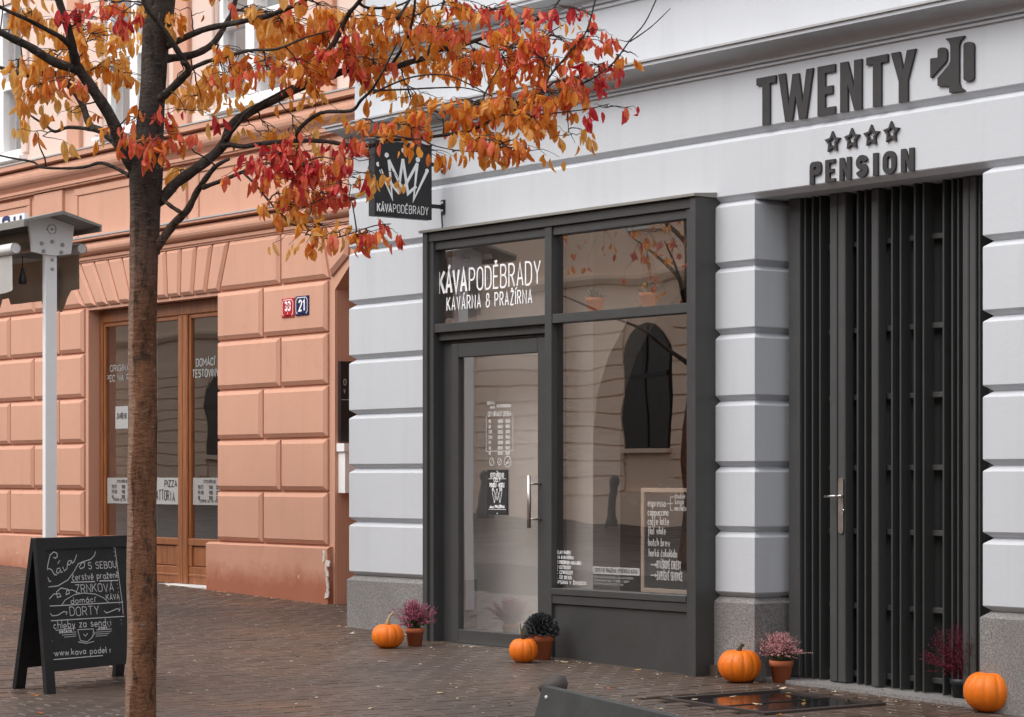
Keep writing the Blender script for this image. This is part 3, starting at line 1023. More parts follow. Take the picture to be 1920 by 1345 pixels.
# upper storey with its white windows
WIN = [-24.45, -21.52, -19.36, -16.9]
ww = 1.12
m = MB()
xs = [XO0] + [v for w in WIN for v in (w, w + ww)] + [-14.5]
for a, b in zip(xs[0::2], xs[1::2]):
    m.box(a, b, YO + .03, YO + .45, 4.545, 7.6)
for w in WIN:
    m.box(w, w + ww, YO + .03, YO + .45, 4.545, 4.62)
    m.box(w, w + ww, YO + .03, YO + .45, 6.3, 7.6)
m.build('upper_wall', M_orange_up, orange)
for i, w in enumerate(WIN):
    m = MB()
    f = .07
    m.bbox(w, w + f, YO + .06, YO + .2, 4.66, 6.299, .005)
    m.bbox(w + ww - f, w + ww, YO + .06, YO + .2, 4.66, 6.299, .005)
    m.bbox(w + f + .001, w + ww - f - .001, YO + .06, YO + .2, 4.66, 4.73, .005)
    m.bbox(w + f + .001, w + ww - f - .001, YO + .06, YO + .2, 6.22, 6.299, .005)
    m.bbox(w + f + .001, w + ww - f - .001, YO + .05, YO + .2, 5.38, 5.47, .005)
    m.bbox(w + ww / 2 - .075, w + ww / 2 + .075, YO + .045, YO + .2, 4.731, 5.379, .005)
    m.bbox(w + ww / 2 - .05, w + ww / 2 + .05, YO + .05, YO + .2, 5.471, 6.219, .005)
    win = m.build('window', M_white, orange)
    for a, b in ((w + f, w + ww / 2 - .075), (w + ww / 2 + .075, w + ww - f)):
        for z0, z1 in ((4.73, 5.38), (5.47, 6.22)):
            pane('pane', a + .002, b - .002, z0, z1, YO + .12, M_glass_up, win)
    m = MB()
    m.sweep_x([(YO - .06, 4.60), (YO - .06, 4.63), (YO + .2, 4.658), (YO + .2, 4.6)], w - .1, w + ww + .1)
    m.build('window_sill', M_white, win)
    m = MB()
    m.box(w - .01, w + ww + .01, YO + .46, YO + .48, 4.6, 6.32)
    m.build('curtain', M_curt, win)
    for s in (-1, 1):
        m = MB()
        xx = (w - .16) if s < 0 else (w + ww + .02)
        m.bbox(xx, xx + .14, YO - .0, YO + .03, 4.66, 7.0, .01)
        m.build('window_surround', M_orange_up, orange)
    m = MB()
    m.bbox(w - .72, w - .45, YO - .02, YO + .03, 4.55, 7.5, .01)
    m.build('pilaster', M_orange, orange)
# shop opening: varnished wooden glazed front
YD = YO + .12
sf = None
zs0 = .235
m = MB()
m.bbox(XW0 + .002, XW0 + .07, YD, YD + .08, zs0, zt - .002, .006)
m.bbox(XW1 - .07, XW1 - .002, YD, YD + .08, zs0, zt - .002, .006)
m.bbox(XW0 + .071, XW1 - .071, YD, YD + .08, zt - .13, zt - .002, .008)
sf = m.build('shop_window', M_wood, orange, label='varnished brown wooden glazed shop front')
mul_x = [(ax(268, YD) - .05, ax(268, YD) + .05), (ax(335, YD), ax(352, YD))]
edges = [XW0 + .071, mul_x[0][0], mul_x[0][1], mul_x[1][0], mul_x[1][1], XW1 - .071]
for k, (a, b) in enumerate(mul_x):
    m = MB()
    mid = (a + b) / 2
    m.bbox(a, mid - .002, YD - .008, YD + .07, zs0, zt - .131, .008)
    m.bbox(mid + .002, b, YD - .008, YD + .07, zs0, zt - .131, .008)
    m.build('door_stile', M_wood, sf)
for k in range(3):
    a, b = edges[2 * k] + .001, edges[2 * k + 1] - .001
    m = MB()
    m.bbox(a, b, YD + .002, YD + .07, .60, .668, .006)
    m.bbox(a, b, YD + .008, YD + .07, .235, .40, .006)
    m.bbox(a, b, YD + .002, YD + .07, .305, .33, .006)
    m.bbox(a, a + .06, YD + .006, YD + .07, .401, .599, .005)
    m.bbox(b - .06, b, YD + .006, YD + .07, .401, .599, .005)
    m.bbox(a + .061, b - .061, YD + .022, YD + .07, .401, .599, .01)
    m.build('bottom_panel', M_wood, sf)
    m = MB()
    m.bbox(a, a + .035, YD + .012, YD + .06, .669, zt - .131, .005)
    m.bbox(b - .035, b, YD + .012, YD + .06, .669, zt - .131, .005)
    m.bbox(a + .036, b - .036, YD + .012, YD + .06, zt - .17, zt - .131, .005)
    m.build('sash', M_wood, sf)
    pane('glass_pane', a + .036, b - .036, .669, zt - .171, YD + .035, M_glass_old, sf)
m = MB()
m.bbox(XW0 + .02, XW1 - .02, YO - .02, YD + .05, .19, zs0 - .001, .006)
m.build('threshold', M_offwhite, orange)
m = MB()
m.box(XW0 - .3, XW0 - .05, YO + .451, 5.2, -.2, 3.4)
m.box(XW1 + .05, XW1 + .3, YO + .451, 5.2, -.2, 3.4)
m.build('interior_side_wall', M_inwall2, orange)
m = MB()
m.box(XW0 - .3, XW1 + .3, 5.201, 5.4, -.2, 3.4)
m.build('interior_back_wall', M_dark, orange)
m = MB()
m.box(XW0 - .3, XW1 + .3, YO + .25, 5.4, .0, .22)
m.build('interior_floor', M_floor, orange)
m = MB()
m.box(XW0 - .3, XW1 + .3, YO + .25, 5.4, 3.2, 3.35)
m.build('interior_ceiling', M_inwall2, orange)
m = MB()
for k in range(16):                                          # hanging curtain folds behind the first pane
    x = XW0 + .12 + .03 * k
    m.tube([(x, YD + .32 + .012 * (k % 2), .3), (x, YD + .32 + .012 * (k % 2), 2.7)], .019, 6)
m.build('curtain', M_canvas, sf)
m = MB()
m.box(XO0, -14.5, 5.41, 5.7, -.2, 7.6)
m.box(XO0 - .3, XO0, YO, 5.7, -.2, 7.6)
m.box(-14.5, -14.2, 5.7, 5.9, 3.6, 7.6)
m.box(XO0, -14.5, YO + .03, 5.7, 7.6, 7.8)
m.box(XO0, -14.5, YO + .45, 5.41, 4.3, 4.4)
m.build('rear_wall', M_orange, orange)

# ------------------------------------------------------------------ signs and lettering
SOLID = {
    'T': [(0, 1), (0, .85), (.31, .85), (.31, 0), (.69, 0), (.69, .85), (1, .85), (1, 1)],
    'W': [(0, 1), (.20, 0), (.40, 0), (.50, .50), (.60, 0), (.80, 0), (1, 1), (.81, 1), (.70, .32), (.59, .95), (.41, .95), (.30, .32), (.19, 1)],
    'E': [(0, 0), (1, 0), (1, .15), (.43, .15), (.43, .42), (.86, .42), (.86, .58), (.43, .58), (.43, .85), (1, .85), (1, 1), (0, 1)],
    'N': [(0, 0), (.35, 0), (.35, .55), (.66, 0), (1, 0), (1, 1), (.65, 1), (.65, .45), (.34, 1), (0, 1)],
    'Y': [(0, 1), (.32, .42), (.32, 0), (.68, 0), (.68, .42), (1, 1), (.65, 1), (.5, .63), (.35, 1)],
    'I': [(0, 0), (1, 0), (1, 1), (0, 1)]}
def rrect(x0, x1, y0, y1, r, n=5):
    o = []
    for cx, cy, a in ((x1 - r, y1 - r, 0), (x0 + r, y1 - r, 90), (x0 + r, y0 + r, 180), (x1 - r, y0 + r, 270)):
        for k in range(n + 1):
            q = math.radians(a + 90 * k / n)
            o.append((cx + r * math.cos(q), cy + r * math.sin(q)))
    return o
def glyph_solid(mb, ch, x0, x1, z0, z1, sw, y, depth):
    """one raised letter cut from plate, standing off the wall by its own thickness"""
    w, h = x1 - x0, z1 - z0
    off = Vector((0, depth, 0))
    if ch in SOLID:
        mb.prism([Vector((x0 + u * w, y, z0 + v * h)) for u, v in SOLID[ch]], off)
    elif ch in 'OP':
        zb = z0 if ch == 'O' else z0 + h * .40
        oo = rrect(x0, x1, zb, z1, min(w * .48, (z1 - zb) * .35))
        ii = rrect(x0 + sw, x1 - sw, zb + sw * .9, z1 - sw * .9, min((w - 2 * sw) * .4, .02))
        o = [Vector((a, y, b)) for a, b in oo]
        i = [Vector((a, y, b)) for a, b in ii]
        mb.rings([[v + off for v in o], o, i, [v + off for v in i]], False, False)
        if ch == 'P':
            mb.prism([Vector((x0, y - .0006, z0)), Vector((x0 + sw, y - .0006, z0)), Vector((x0 + sw, y - .0006, zb + sw)), Vector((x0, y - .0006, zb + sw))], off)
    else:
        path = arc(.5, .74, .5, .26, 10, 270, 14) + arc(.5, .26, .5, .24, 90, -170, 14)[1:]
        q = [Vector((x0 + sw / 2 + (w - sw) * a, z0 + sw / 2 + (h - sw) * b)) for a, b in path]
        L, R = [], []
        for k, p in enumerate(q):
            a = (q[min(k + 1, len(q) - 1)] - q[max(k - 1, 0)]).normalized()
            nn = Vector((-a.y, a.x))
            L.append(p + nn * sw / 2)
            R.append(p - nn * sw / 2)
        n = len(q)
        fr = [Vector((p.x, y, p.y)) for p in L + R]
        vs = fr + [v + off for v in fr]
        fs = []
        for k in range(n - 1):
            fs += [(k, k + 1, n + k + 1, n + k), (2 * n + k, 2 * n + k + 1, k + 1, k), (n + k, n + k + 1, 3 * n + k + 1, 3 * n + k)]
        fs += [(0, n, 3 * n, 2 * n), (n - 1, 3 * n - 1, 4 * n - 1, 2 * n - 1)]
        mb.add(vs, fs)
tw = thing('wall_sign', 'large raised dark letters TWENTY with a 20 emblem on the grey wall', 'sign', (-10.2, -.02, 3.4), 'raised lettering over the gate')
yl = -.017
LD = .0155
for ch, a, b, sw in (('T', 1418, 1454, .066), ('W', 1459, 1524, .062), ('E', 1532.5, 1565, .066), ('N', 1575, 1615, .064), ('T', 1624, 1664, .066), ('Y', 1670, 1716.5, .07)):
    m = MB()
    glyph_solid(m, ch, ax(a, yl), ax(b, yl), 3.405, 3.70, sw, yl, LD)
    m.build('letter', M_letter, tw)
def zoom7(pts):
    return [at(1300 + x / 2.924, y / 2.924, yl) for x, y in pts]
m = MB()
m.prism(zoom7([(1480, 248), (1486, 236), (1500, 231), (1520, 230), (1532, 236), (1537, 248), (1537, 426), (1530, 438), (1516, 444), (1496, 446), (1484, 441), (1480, 430)]), (0, LD, 0))
m.build('emblem', M_letter, tw)
m = MB()
m.prism(zoom7([(1338, 316), (1338, 276), (1344, 266), (1358, 261), (1374, 261), (1384, 268), (1389, 280), (1389, 322), (1382, 340), (1302, 428), (1298, 426), (1298, 322)]), (0, LD, 0))
m.build('emblem', M_letter, tw)
m = MB()
m.prism(zoom7([(1384, 212), (1484, 196), (1484, 202), (1464, 222), (1455, 250), (1455, 455), (1464, 480), (1484, 494), (1484, 498), (1405, 510), (1402, 505), (1402, 472), (1338, 472), (1338, 428), (1398, 358), (1408, 335), (1408, 250), (1400, 230), (1384, 217)]), (0, LD, 0))
m.build('emblem', M_letter, tw)
pn = thing('wall_sign', 'smaller raised dark letters PENSION under four outlined stars', 'sign', (-10.0, -.02, 3.0), 'raised lettering over the gate')
for ch, a, b in (('P', 637, 702), ('E', 722, 778), ('N', 800, 865), ('S', 890, 957), ('I', 984, 1013), ('O', 1037, 1112), ('N', 1137, 1210)):
    m = MB()
    glyph_solid(m, ch, ax(1300 + a / 2.924, yl), ax(1300 + (b - 4) / 2.924, yl), 3.003, 3.137, .034, yl, LD)
    m.build('letter', M_letter, pn)
for sx, sy in ((760, 780), (866, 763), (973, 745), (1082, 726)):
    c = at(1300 + sx / 2.924, sy / 2.924, yl)
    m = MB()
    def star(r, y):
        return [Vector((c.x + (r if k % 2 == 0 else r * .52) * math.sin(math.pi * k / 5), y, c.z + (r if k % 2 == 0 else r * .52) * math.cos(math.pi * k / 5))) for k in range(10)]
    o1, i1, o2, i2 = star(.066, yl), star(.034, yl), star(.066, .001), star(.034, .001)
    m.rings([o2, o1, i1, i2], False, False)
    m.build('star', M_letter, pn)

# projecting sign
ps = thing('projecting_sign', 'black square hanging sign with white crown above the cafe door', 'sign', (-14.12, -.05, 3.35))
SX = -14.085
m = MB()
m.bbox(-.62, -.12, 0, .075, 3.098, 3.635, .004)
m.v = [Vector((SX - v.y, v.x, v.z)) for v in m.v]
m.build('panel', M_black, ps)
def sg(x, y):                                               # sign face coordinates measured on the photograph
    u = (x - 165) / 885
    v = (1141 + .0814 * (x - 165) - y) / 1108
    return Vector((SX, -.62 + .5 * u, 3.098 + .537 * v))
m = MB()
nx = Vector((1, 0, 0))
for i, (pts, w) in enumerate([([(250, 470), (428, 885), (378, 330)], 44), ([(378, 330), (592, 770)], 40), ([(592, 315), (518, 800), (398, 660)], 40),
                              ([(592, 315), (672, 822), (800, 715)], 40), ([(815, 375), (592, 770)], 40), ([(815, 375), (758, 912), (958, 510)], 44)]):
    ribbon(m, [sg(*p) for p in pts], nx, w / 885 * .5 * 1.0, .002 + i * .0002)
for x, y, r in ((215, 395, 30), (345, 262, 32), (602, 185, 32), (825, 322, 34), (967, 486, 28)):
    rr_ = r / 885 * .5
    c = sg(x, y) + nx * .002
    k = len(m.v)
    m.add([c + Vector((0, math.cos(a * math.pi / 8) * rr_, math.sin(a * math.pi / 8) * rr_)) for a in range(16)], [tuple(range(16))])
m.build('crown_emblem', M_vinyl, ps)
m = MB()
p0, p1 = sg(205, 1078), sg(990, 1142)
w1 = write(m, 'KÁVA', p0, (0, 1, 0), (0, 0, 1), .056, .0105, .5, .2, fit=.122, lift=.002)
write(m, 'PODĚBRADY', p0 + Vector((0, .136, 0)), (0, 1, 0), (0, 0, 1), .056, .0055, .5, .24, fit=.305, lift=.002)
m.build('lettering', M_vinyl, ps)
for z in (3.50, 3.20):
    m = MB()
    m.bbox(SX - .045 - .0, SX - .045 + .045, -.012, -.001, z - .052, z + .052, .002)
    m.box(SX - .03, SX - .018, -.118, -.0125, z - .014, z + .014)
    br_ = m.build('bracket', M_black, ps)
    m = MB()
    m.smooth = True
    for dz in (-.028, .028):
        m.tube([(SX - .022, -.012, z + dz), (SX - .022, -.019, z + dz)], .011, 10)
    m.build('bolt', M_steel, br_)
m = MB()
m.tube([(SX - .02, -.02, 3.15), (SX - .02, -.018, 3.10), (SX - .012, -.02, 3.06), (SX - .006, -.03, 3.03)], .006, 6)
m.build('cable', M_black, ps)

# vinyl on the shop windows
def W3(px, py, y):
    return at(px, py, y)
YV1 = YG - .002
m = MB()
write(m, 'KÁVA', (ax(823, YV1), YV1, 2.566), (1, 0, 0), (0, 0, 1), .155, .024, .5, .17, fit=ax(876, YV1) - ax(823, YV1) - .01)
write(m, 'PODĚBRADY', (ax(880, YV1), YV1, 2.566), (1, 0, 0), (0, 0, 1), .155, .0135, .5, .22, fit=ax(1013, YV1) - ax(880, YV1))
write(m, 'KAVÁRNA & PRAŽÍRNA', (ax(838, YV1), YV1, 2.44), (1, 0, 0), (0, 0, 1), .092, .0105, .5, .3, fit=ax(997, YV1) - ax(838, YV1))
m.build('lettering', M_vinyl, gl_l)
m = MB()
zt0 = .735
for k, s in enumerate(['VÁCLAV MAREK', 'KÁVA & KAVÁRNA', '1275 PODĚBRADY NAD LABEM', 'IČO 03750501', 'DIČ CZ9010321', 'TEL 732 120 525', 'ZAPSÁNA V ŽIVNOSTI']):
    write(m, s, (ax(1040, YV1), YV1, zt0 - k * .0335), (1, 0, 0), (0, 0, 1), .021, .0036, .5, .28, fit=(.17, .2, .28, .17, .19, .18, .33)[k])
m.build('lettering', M_vinyl, gl_d)
m = MB()
strip0 = YG + .02
xa_, xb_ = ax(1112, strip0), ax(1199, strip0)
m.box(xa_, xb_, strip0, strip0 + .002, .612, .66)
sp_ = m.build('window_strip', M_vinyl, gl_d)
m = MB()
write(m, 'ČERSTVĚ PRAŽENÁ VÝBĚROVÁ KÁVA', (xa_ + .02, strip0 - .0012, .625), (1, 0, 0), (0, 0, 1), .024, .004, .5, .25, fit=xb_ - xa_ - .04)
m.build('strip_print', M_black, gl_d)
m = MB()
for k, s in enumerate(['ČERSTVÁ KÁVA KAŽDÝ DEN Z VLASTNÍ PRAŽÍRNY', 'ZRNKOVÁ KÁVA DOMŮ I S SEBOU A DORTY', 'OTEVŘENO DENNĚ PO CELÝ ROK']):
    write(m, s, (xa_ + .01, strip0 - .001, .585 - k * .022), (1, 0, 0), (0, 0, 1), .013, .0022, .5, .25, fit=(.4, .36, .3)[k])
m.build('lettering', M_vinyl, gl_d)

YDG = -.0595
doorpane = [o for o in bpy.data.objects if o.name.startswith('glass_pane') and o.parent == door][0]
m = MB()
x0, x1 = ax(912, YDG), ax(962, YDG)
z1, z0 = at(937, 778, YDG).z, at(937, 846, YDG).z
for a, b in (((x0, z0), (x1, z0)), ((x1, z0), (x1, z1)), ((x0, z0), (x0, z1))):
    ribbon(m, [Vector((a[0], YDG, a[1])), Vector((b[0], YDG, b[1]))], Vector((0, -1, 0)), .004, .001)
write(m, 'OTVÍRACÍ DOBA', (x0 + .02, YDG, z1 - .01), (1, 0, 0), (0, 0, 1), .032, .006, .5, .2, fit=x1 - x0 - .04, lift=.001)
for k, d in enumerate(('PO', 'ÚT', 'STŘ', 'ČTV', 'PÁ', 'SO', 'NE')):
    zz = z1 - .055 - k * .037
    write(m, d, (x0 + .03, YDG, zz), (1, 0, 0), (0, 0, 1), .02, .005, .5, .2, lift=.001)
    write(m, '08:00', (x1 - .17, YDG, zz), (1, 0, 0), (0, 0, 1), .02, .005, .5, .2, lift=.001)
    write(m, '18:00', (x1 - .085, YDG, zz), (1, 0, 0), (0, 0, 1), .02, .005, .5, .2, lift=.001)
write(m, 'ČERSTVÁ', (ax(914, YDG), YDG, at(930, 758, YDG).z), (1, 0, 0), (0, 0, 1), .018, .004, .5, .2, lift=.001)
write(m, 'KÁVA', (ax(920, YDG), YDG, at(930, 763, YDG).z - .012), (1, 0, 0), (0, 0, 1), .018, .004, .5, .2, lift=.001)
write(m, 'KÁVAPODĚBRADY', (ax(932, YDG), YDG, at(945, 764, YDG).z), (1, 0, 0), (0, 0, 1), .02, .004, .5, .2, fit=.16, lift=.001)
zc = at(937, 866, YDG).z
for px, r in ((922, .026), (937, .022), (952, .038)):
    cx = ax(px, YDG)
    ribbon(m, [Vector((cx + r * math.cos(a * math.pi / 10), YDG, zc + r * math.sin(a * math.pi / 10))) for a in range(21)], Vector((0, -1, 0)), .005, .001)
    ribbon(m, [Vector((cx - r * .6, YDG, zc - r * .6)), Vector((cx + r * .6, YDG, zc + r * .6))], Vector((0, -1, 0)), .005, .0012)
    if r > .03:
        ribbon(m, [Vector((cx - r * .4, YDG, zc - .008)), Vector((cx + r * .5, YDG, zc - .008))], Vector((0, -1, 0)), .008, .0014)
m.build('lettering', M_ghost, doorpane)
# black opening-hours card in the door
kx0, kx1 = ax(917, -.05), ax(955, -.05)
kz0, kz1 = at(936, 966, -.05).z, at(936, 881, -.05).z
nc = thing('door_notice', 'black opening hours card with small white crown behind the glass of the cafe door', 'notice', ((kx0 + kx1) / 2, -.068, kz0))
m = MB()
m.box(kx0, kx1, -.0665, -.0595, kz0, kz1)
m.build('card', M_slate, nc)
m = MB()
yk = -.0678
kc = (kx0 + kx1) / 2
for s, zf, hh in (('OTEVŘENO', .83, .030), ('CELÝ', .74, .026), ('PONDĚLÍ - NEDĚLE', .62, .026), ('8 - 18', .53, .022), ('ulice PRAŽÍRNA', .155, .018)):
    write(m, s, (kc, yk, kz0 + (kz1 - kz0) * zf), (1, 0, 0), (0, 0, 1), hh, .005, .5, .2, center=True, fit=min(.17, len(s) * .019))
zc = kz0 + (kz1 - kz0) * .27
for pts in ([(-.055, .075), (-.035, 0), (-.03, .085), (0, .02), (.03, .085), (.035, 0), (.055, .075)], [(-.03, 0), (0, .1), (.03, 0)]):
    ribbon(m, [Vector((kc + a, yk, zc + b)) for a, b in pts], Vector((0, -1, 0)), .005, 0)
for zf in (.125, .80):
    ribbon(m, [Vector((kx0 + .015, yk, kz0 + (kz1 - kz0) * zf)), Vector((kx1 - .015, yk, kz0 + (kz1 - kz0) * zf))], Vector((0, -1, 0)), .003, 0)
for zf in (.035, .965):
    ribbon(m, [Vector((kc - .004, yk, kz0 + (kz1 - kz0) * zf)), Vector((kc + .004, yk, kz0 + (kz1 - kz0) * zf))], Vector((0, -1, 0)), .009, 0)
m.build('card_print', M_vinyl, nc)

# chalk menu inside the display window
bx0, bz0, bz1 = ax(1203, -.06), at(1203, 1110, -.06).z, at(1203, 915, -.06).z
bx1 = -11.30
mbd = thing('menu_board', 'dark menu board in pale wooden frame with white coffee list, inside the display window', 'menu board', (bx0, -.06, bz0))
m = MB()
m.box(bx0 + .02, bx1, -.055, -.05, bz0 + .02, bz1 - .02)
m.build('board', M_slate, mbd)
m = MB()
m.bbox(bx0, bx0 + .03, -.068, -.045, bz0, bz1, .002)
m.bbox(bx0 + .0305, bx1, -.068, -.045, bz1 - .028, bz1, .002)
m.bbox(bx0 + .0305, bx1, -.068, -.045, bz0, bz0 + .028, .002)
m.build('frame', M_cream, mbd)
m = MB()
def mz(y):
    return at(1240, y, -.056).z
rw = random.Random(2)
def mw(s, px, py, h, fit, sw=.0075):
    write(m, s, (ax(px, -.056), -.056, mz(py)), (1, 0, 0), (0, 0, 1), h, sw, .5, .22, fit=fit, jitter=.02, rnd=rw, lift=.0008)
mw('espresso', 1215, 950, .050, ax(1248, -.056) - ax(1215, -.056))
mw('cappuccino', 1215, 967, .050, ax(1253, -.056) - ax(1215, -.056))
mw('caffe latte', 1215, 984, .050, ax(1254, -.056) - ax(1215, -.056))
mw('flat white', 1216, 1002, .050, ax(1248, -.056) - ax(1216, -.056))
mw('batch brew', 1216, 1024, .050, ax(1256, -.056) - ax(1216, -.056))
mw('horká čokoláda', 1217, 1044, .050, ax(1269, -.056) - ax(1217, -.056))
mw('>', 1220, 1067, .05, .06)
mw('KVÁŠKOVÉ CHLEBY', 1232, 1066, .05, ax(1277, -.056) - ax(1232, -.056))
mw('>', 1220, 1087, .05, .06)
mw('ZAPEČENÉ SENDVIČE', 1232, 1087, .05, ax(1280, -.056) - ax(1232, -.056))
mw('double', 1265, 934, .036, .1, .005)
mw('lungo', 1266, 945, .036, .08, .005)
mw('macchiato', 1265, 957, .036, .11, .005)
for pts in ([(1250, 945), (1262, 944)], [(1263, 932), (1257, 932), (1257, 957), (1263, 957)]):
    ribbon(m, [at(a, b, -.057) for a, b in pts], Vector((0, -1, 0)), .005, 0)
m.build('chalk_writing', M_vinyl, mbd)
# shelf with two succulents in the transom, cups on a counter
m = MB()
m.bbox(xm1 + .01, xr0 - .01, -.07, .20, 2.316, 2.344, .003)
m.build('window_shelf', M_inwhite, grey)
def pot(c, h, r0, r1, mat, parent, name='pot', rim=True):
    m = MB()
    m.smooth = True
    rh = h * .28
    pr = [(0, 0), (r0, 0), (r0 + (r1 - r0) * .72, h - rh)]
    pr += [(r1 * 1.0, h - rh + .001), (r1 * 1.04, h), (r1 * .9, h), (r1 * .86, h - .02), (0, h - .022)] if rim else [(r1, h), (r1 * .92, h), (r1 * .88, h - .02), (0, h - .022)]
    m.lathe(c, pr, 24)
    o = m.build(name, mat, parent)
    return o
for px, lab in ((1116, 'spiky succulent in a terracotta pot on the transom shelf, nearer the mullion'), (1217, 'small succulent in a terracotta pot on the transom shelf, nearer the grey pier')):
    c = Vector((ax(px, .05), .05, 2.345))
    s_ = thing('succulent', lab, 'potted plant', c, 'succulents on the window shelf')
    pot(c, .105, .042, .062, M_terra2, s_)
    m = MB()
    rs = random.Random(px)
    for k in range(26):
        a, e = rs.uniform(0, 6.28), rs.uniform(.25, 1.4)
        d = Vector((math.cos(a) * math.cos(e), math.sin(a) * math.cos(e), math.sin(e)))
        L = rs.uniform(.05, .095)
        b = c + Vector((0, 0, .09)) + d * .01
        m.tube([b, b + d * L * .55 + Vector((0, 0, .004)), b + d * L + Vector((0, 0, .012))], [.009, .0075, .001], 5)
    m.build('leaves', M_succ, s_)
cz = 1.02
m = MB()
m.bbox(-12.2, XP1 - .30, 1.9, 2.6, .078, cz - .04, .01)
m.build('counter', M_inwall2, grey)
m = MB()
m.bbox(-12.25, XP1 - .29, 1.85, 2.65, cz - .0395, cz, .006)
m.build('counter_top', M_wood, grey)
for i, (px, kind) in enumerate(((1190, 'j'), (1234, 'c'), (1246, 's'), (1258, 's'), (1270, 's'), (1282, 'c'), (1222, 'c'))):
    c = Vector((ax(px, 2.0 + .05 * (i % 3)), 2.0 + .05 * (i % 3), cz))
    u = thing('cup', ('white porcelain milk jug on the counter', 'white cup on the counter beside the jug', 'first tall stack of white cups on the counter', 'second tall stack of white cups on the counter',
                      'third tall stack of white cups on the counter', 'white cup at the far end of the counter', 'white cup standing alone on the counter')[i], 'cup', c, 'white cups on the counter')
    m = MB()
    m.smooth = True
    for j in range(3 if kind == 's' else 1):
        s_ = 1.35 if kind == 'j' else 1
        m.lathe(c + Vector((0, 0, .052 * j)), [(0, .001), (.025 * s_, .001), (.042 * s_, .03 * s_), (.045 * s_, .07 * s_), (.041 * s_, .07 * s_), (.036 * s_, .02 * s_), (0, .012)], 18)
        m.tube([c + Vector((.04 * s_, 0, .052 * j + .055 * s_)), c + Vector((.066 * s_, 0, .052 * j + .05 * s_)), c + Vector((.064 * s_, 0, .052 * j + .025 * s_)), c + Vector((.036 * s_, 0, .052 * j + .02 * s_))], .005, 6)
    m.build('cup_body', M_cup, u)

# restaurant window lettering
M_faint = paint('faded_lettering', (.30, .30, .29, 1), .8, .1)
YR = YD + .033
sfp = [o for o in bpy.data.objects if o.name.startswith('glass_pane') and o.parent == sf]
sfp.sort(key=lambda o: min((v.co.x) for v in o.data.vertices))
m = MB()
write(m, 'DOMÁCÍ', (ax(368, YR), YR, at(368, 687, YR).z), (1, 0, 0), (0, 0, 1), .066, .013, .5, .22, fit=ax(402, YR) - ax(368, YR))
write(m, 'TESTOVINY', (ax(361, YR), YR, at(361, 708, YR).z), (1, 0, 0), (0, 0, 1), .068, .014, .5, .22, fit=ax(410, YR) - ax(361, YR))
m.build('lettering', M_faint, sfp[2])
m = MB()
write(m, 'ORIGINÁLNÍ', (ax(207, YR), YR, at(207, 697, YR).z), (1, 0, 0), (0, 0, 1), .06, .010, .5, .22, fit=ax(258, YR) - ax(207, YR))
write(m, 'PEC NA PIZZU', (ax(200, YR), YR, at(200, 716, YR).z), (1, 0, 0), (0, 0, 1), .06, .011, .5, .22, fit=ax(262, YR) - ax(200, YR))
m.build('lettering', M_faint, sfp[0])
zf0, zf1 = at(380, 947, YR).z, at(380, 896, YR).z
for k in range(3):
    a, b = edges[2 * k] + .04, edges[2 * k + 1] - .04
    m = MB()
    m.box(a, b, YR, YR + .0015, zf0, zf1)
    m.build('frosted_band', M_film if k != 1 else M_band, sfp[k])
m = MB()
write(m, 'PIZZA', (ax(309, YR), YR - .001, zf0 + .17), (1, 0, 0), (0, 0, 1), .058, .012, .5, .2, fit=ax(332, YR) - ax(309, YR))
xt = ax(283, YR)
for k, ch in enumerate('TRATTORIA'):
    u = (k / 8 - .5) * 2
    write(m, ch, (xt + k * .053 + (.018 if ch == 'I' else 0), YR - .001, zf0 + .04 - .012 * u * u), (1, 0, 0), (0, 0, 1), .098 - .012 * abs(u), .013, .5, .2, fit=.037 if ch != 'I' else None)
m.build('lettering', M_black, sfp[1])
for k in (0, 2):
    m = MB()
    a = edges[2 * k] + .14
    write(m, 'OTEVŘENO', (a + .1, YR - .001, zf1 - .05), (1, 0, 0), (0, 0, 1), .026, .006, .5, .2, fit=.22)
    for j, d in enumerate(('PO-ČT', 'PÁ-SO', 'NE')):
        write(m, d, (a, YR - .001, zf1 - .105 - .05 * j), (1, 0, 0), (0, 0, 1), .032, .007, .5, .2)
        write(m, '11:00', (a + .2, YR - .001, zf1 - .105 - .05 * j), (1, 0, 0), (0, 0, 1), .03, .007, .5, .2)
        write(m, '22:00', (a + .33, YR - .001, zf1 - .105 - .05 * j), (1, 0, 0), (0, 0, 1), .03, .007, .5, .2)
    write(m, 'TĚŠÍME SE NA VÁS', (a + .02, YR - .001, zf0 + .025), (1, 0, 0), (0, 0, 1), .022, .005, .5, .2, fit=.36)
    m.build('lettering', M_black, sfp[k])
zp0, zp1 = at(228, 804, YR).z, at(228, 762, YR).z
pp = thing('paper_notice', 'small white paper notice taped inside the restaurant window', 'notice', (ax(218, YR), YR + .01, zp0))
m = MB()
m.box(ax(217, YR), ax(217, YR) + .26, YR - .0035, YR - .002, zp0, zp1)
m.build('sheet', M_band, pp)
m = MB()
write(m, 'ZAVŘENO', (ax(217, YR) + .03, YR - .0045, zp0 + .1), (1, 0, 0), (0, 0, 1), .05, .009, .5, .2, fit=.2)
m.build('sheet_print', M_black, pp)

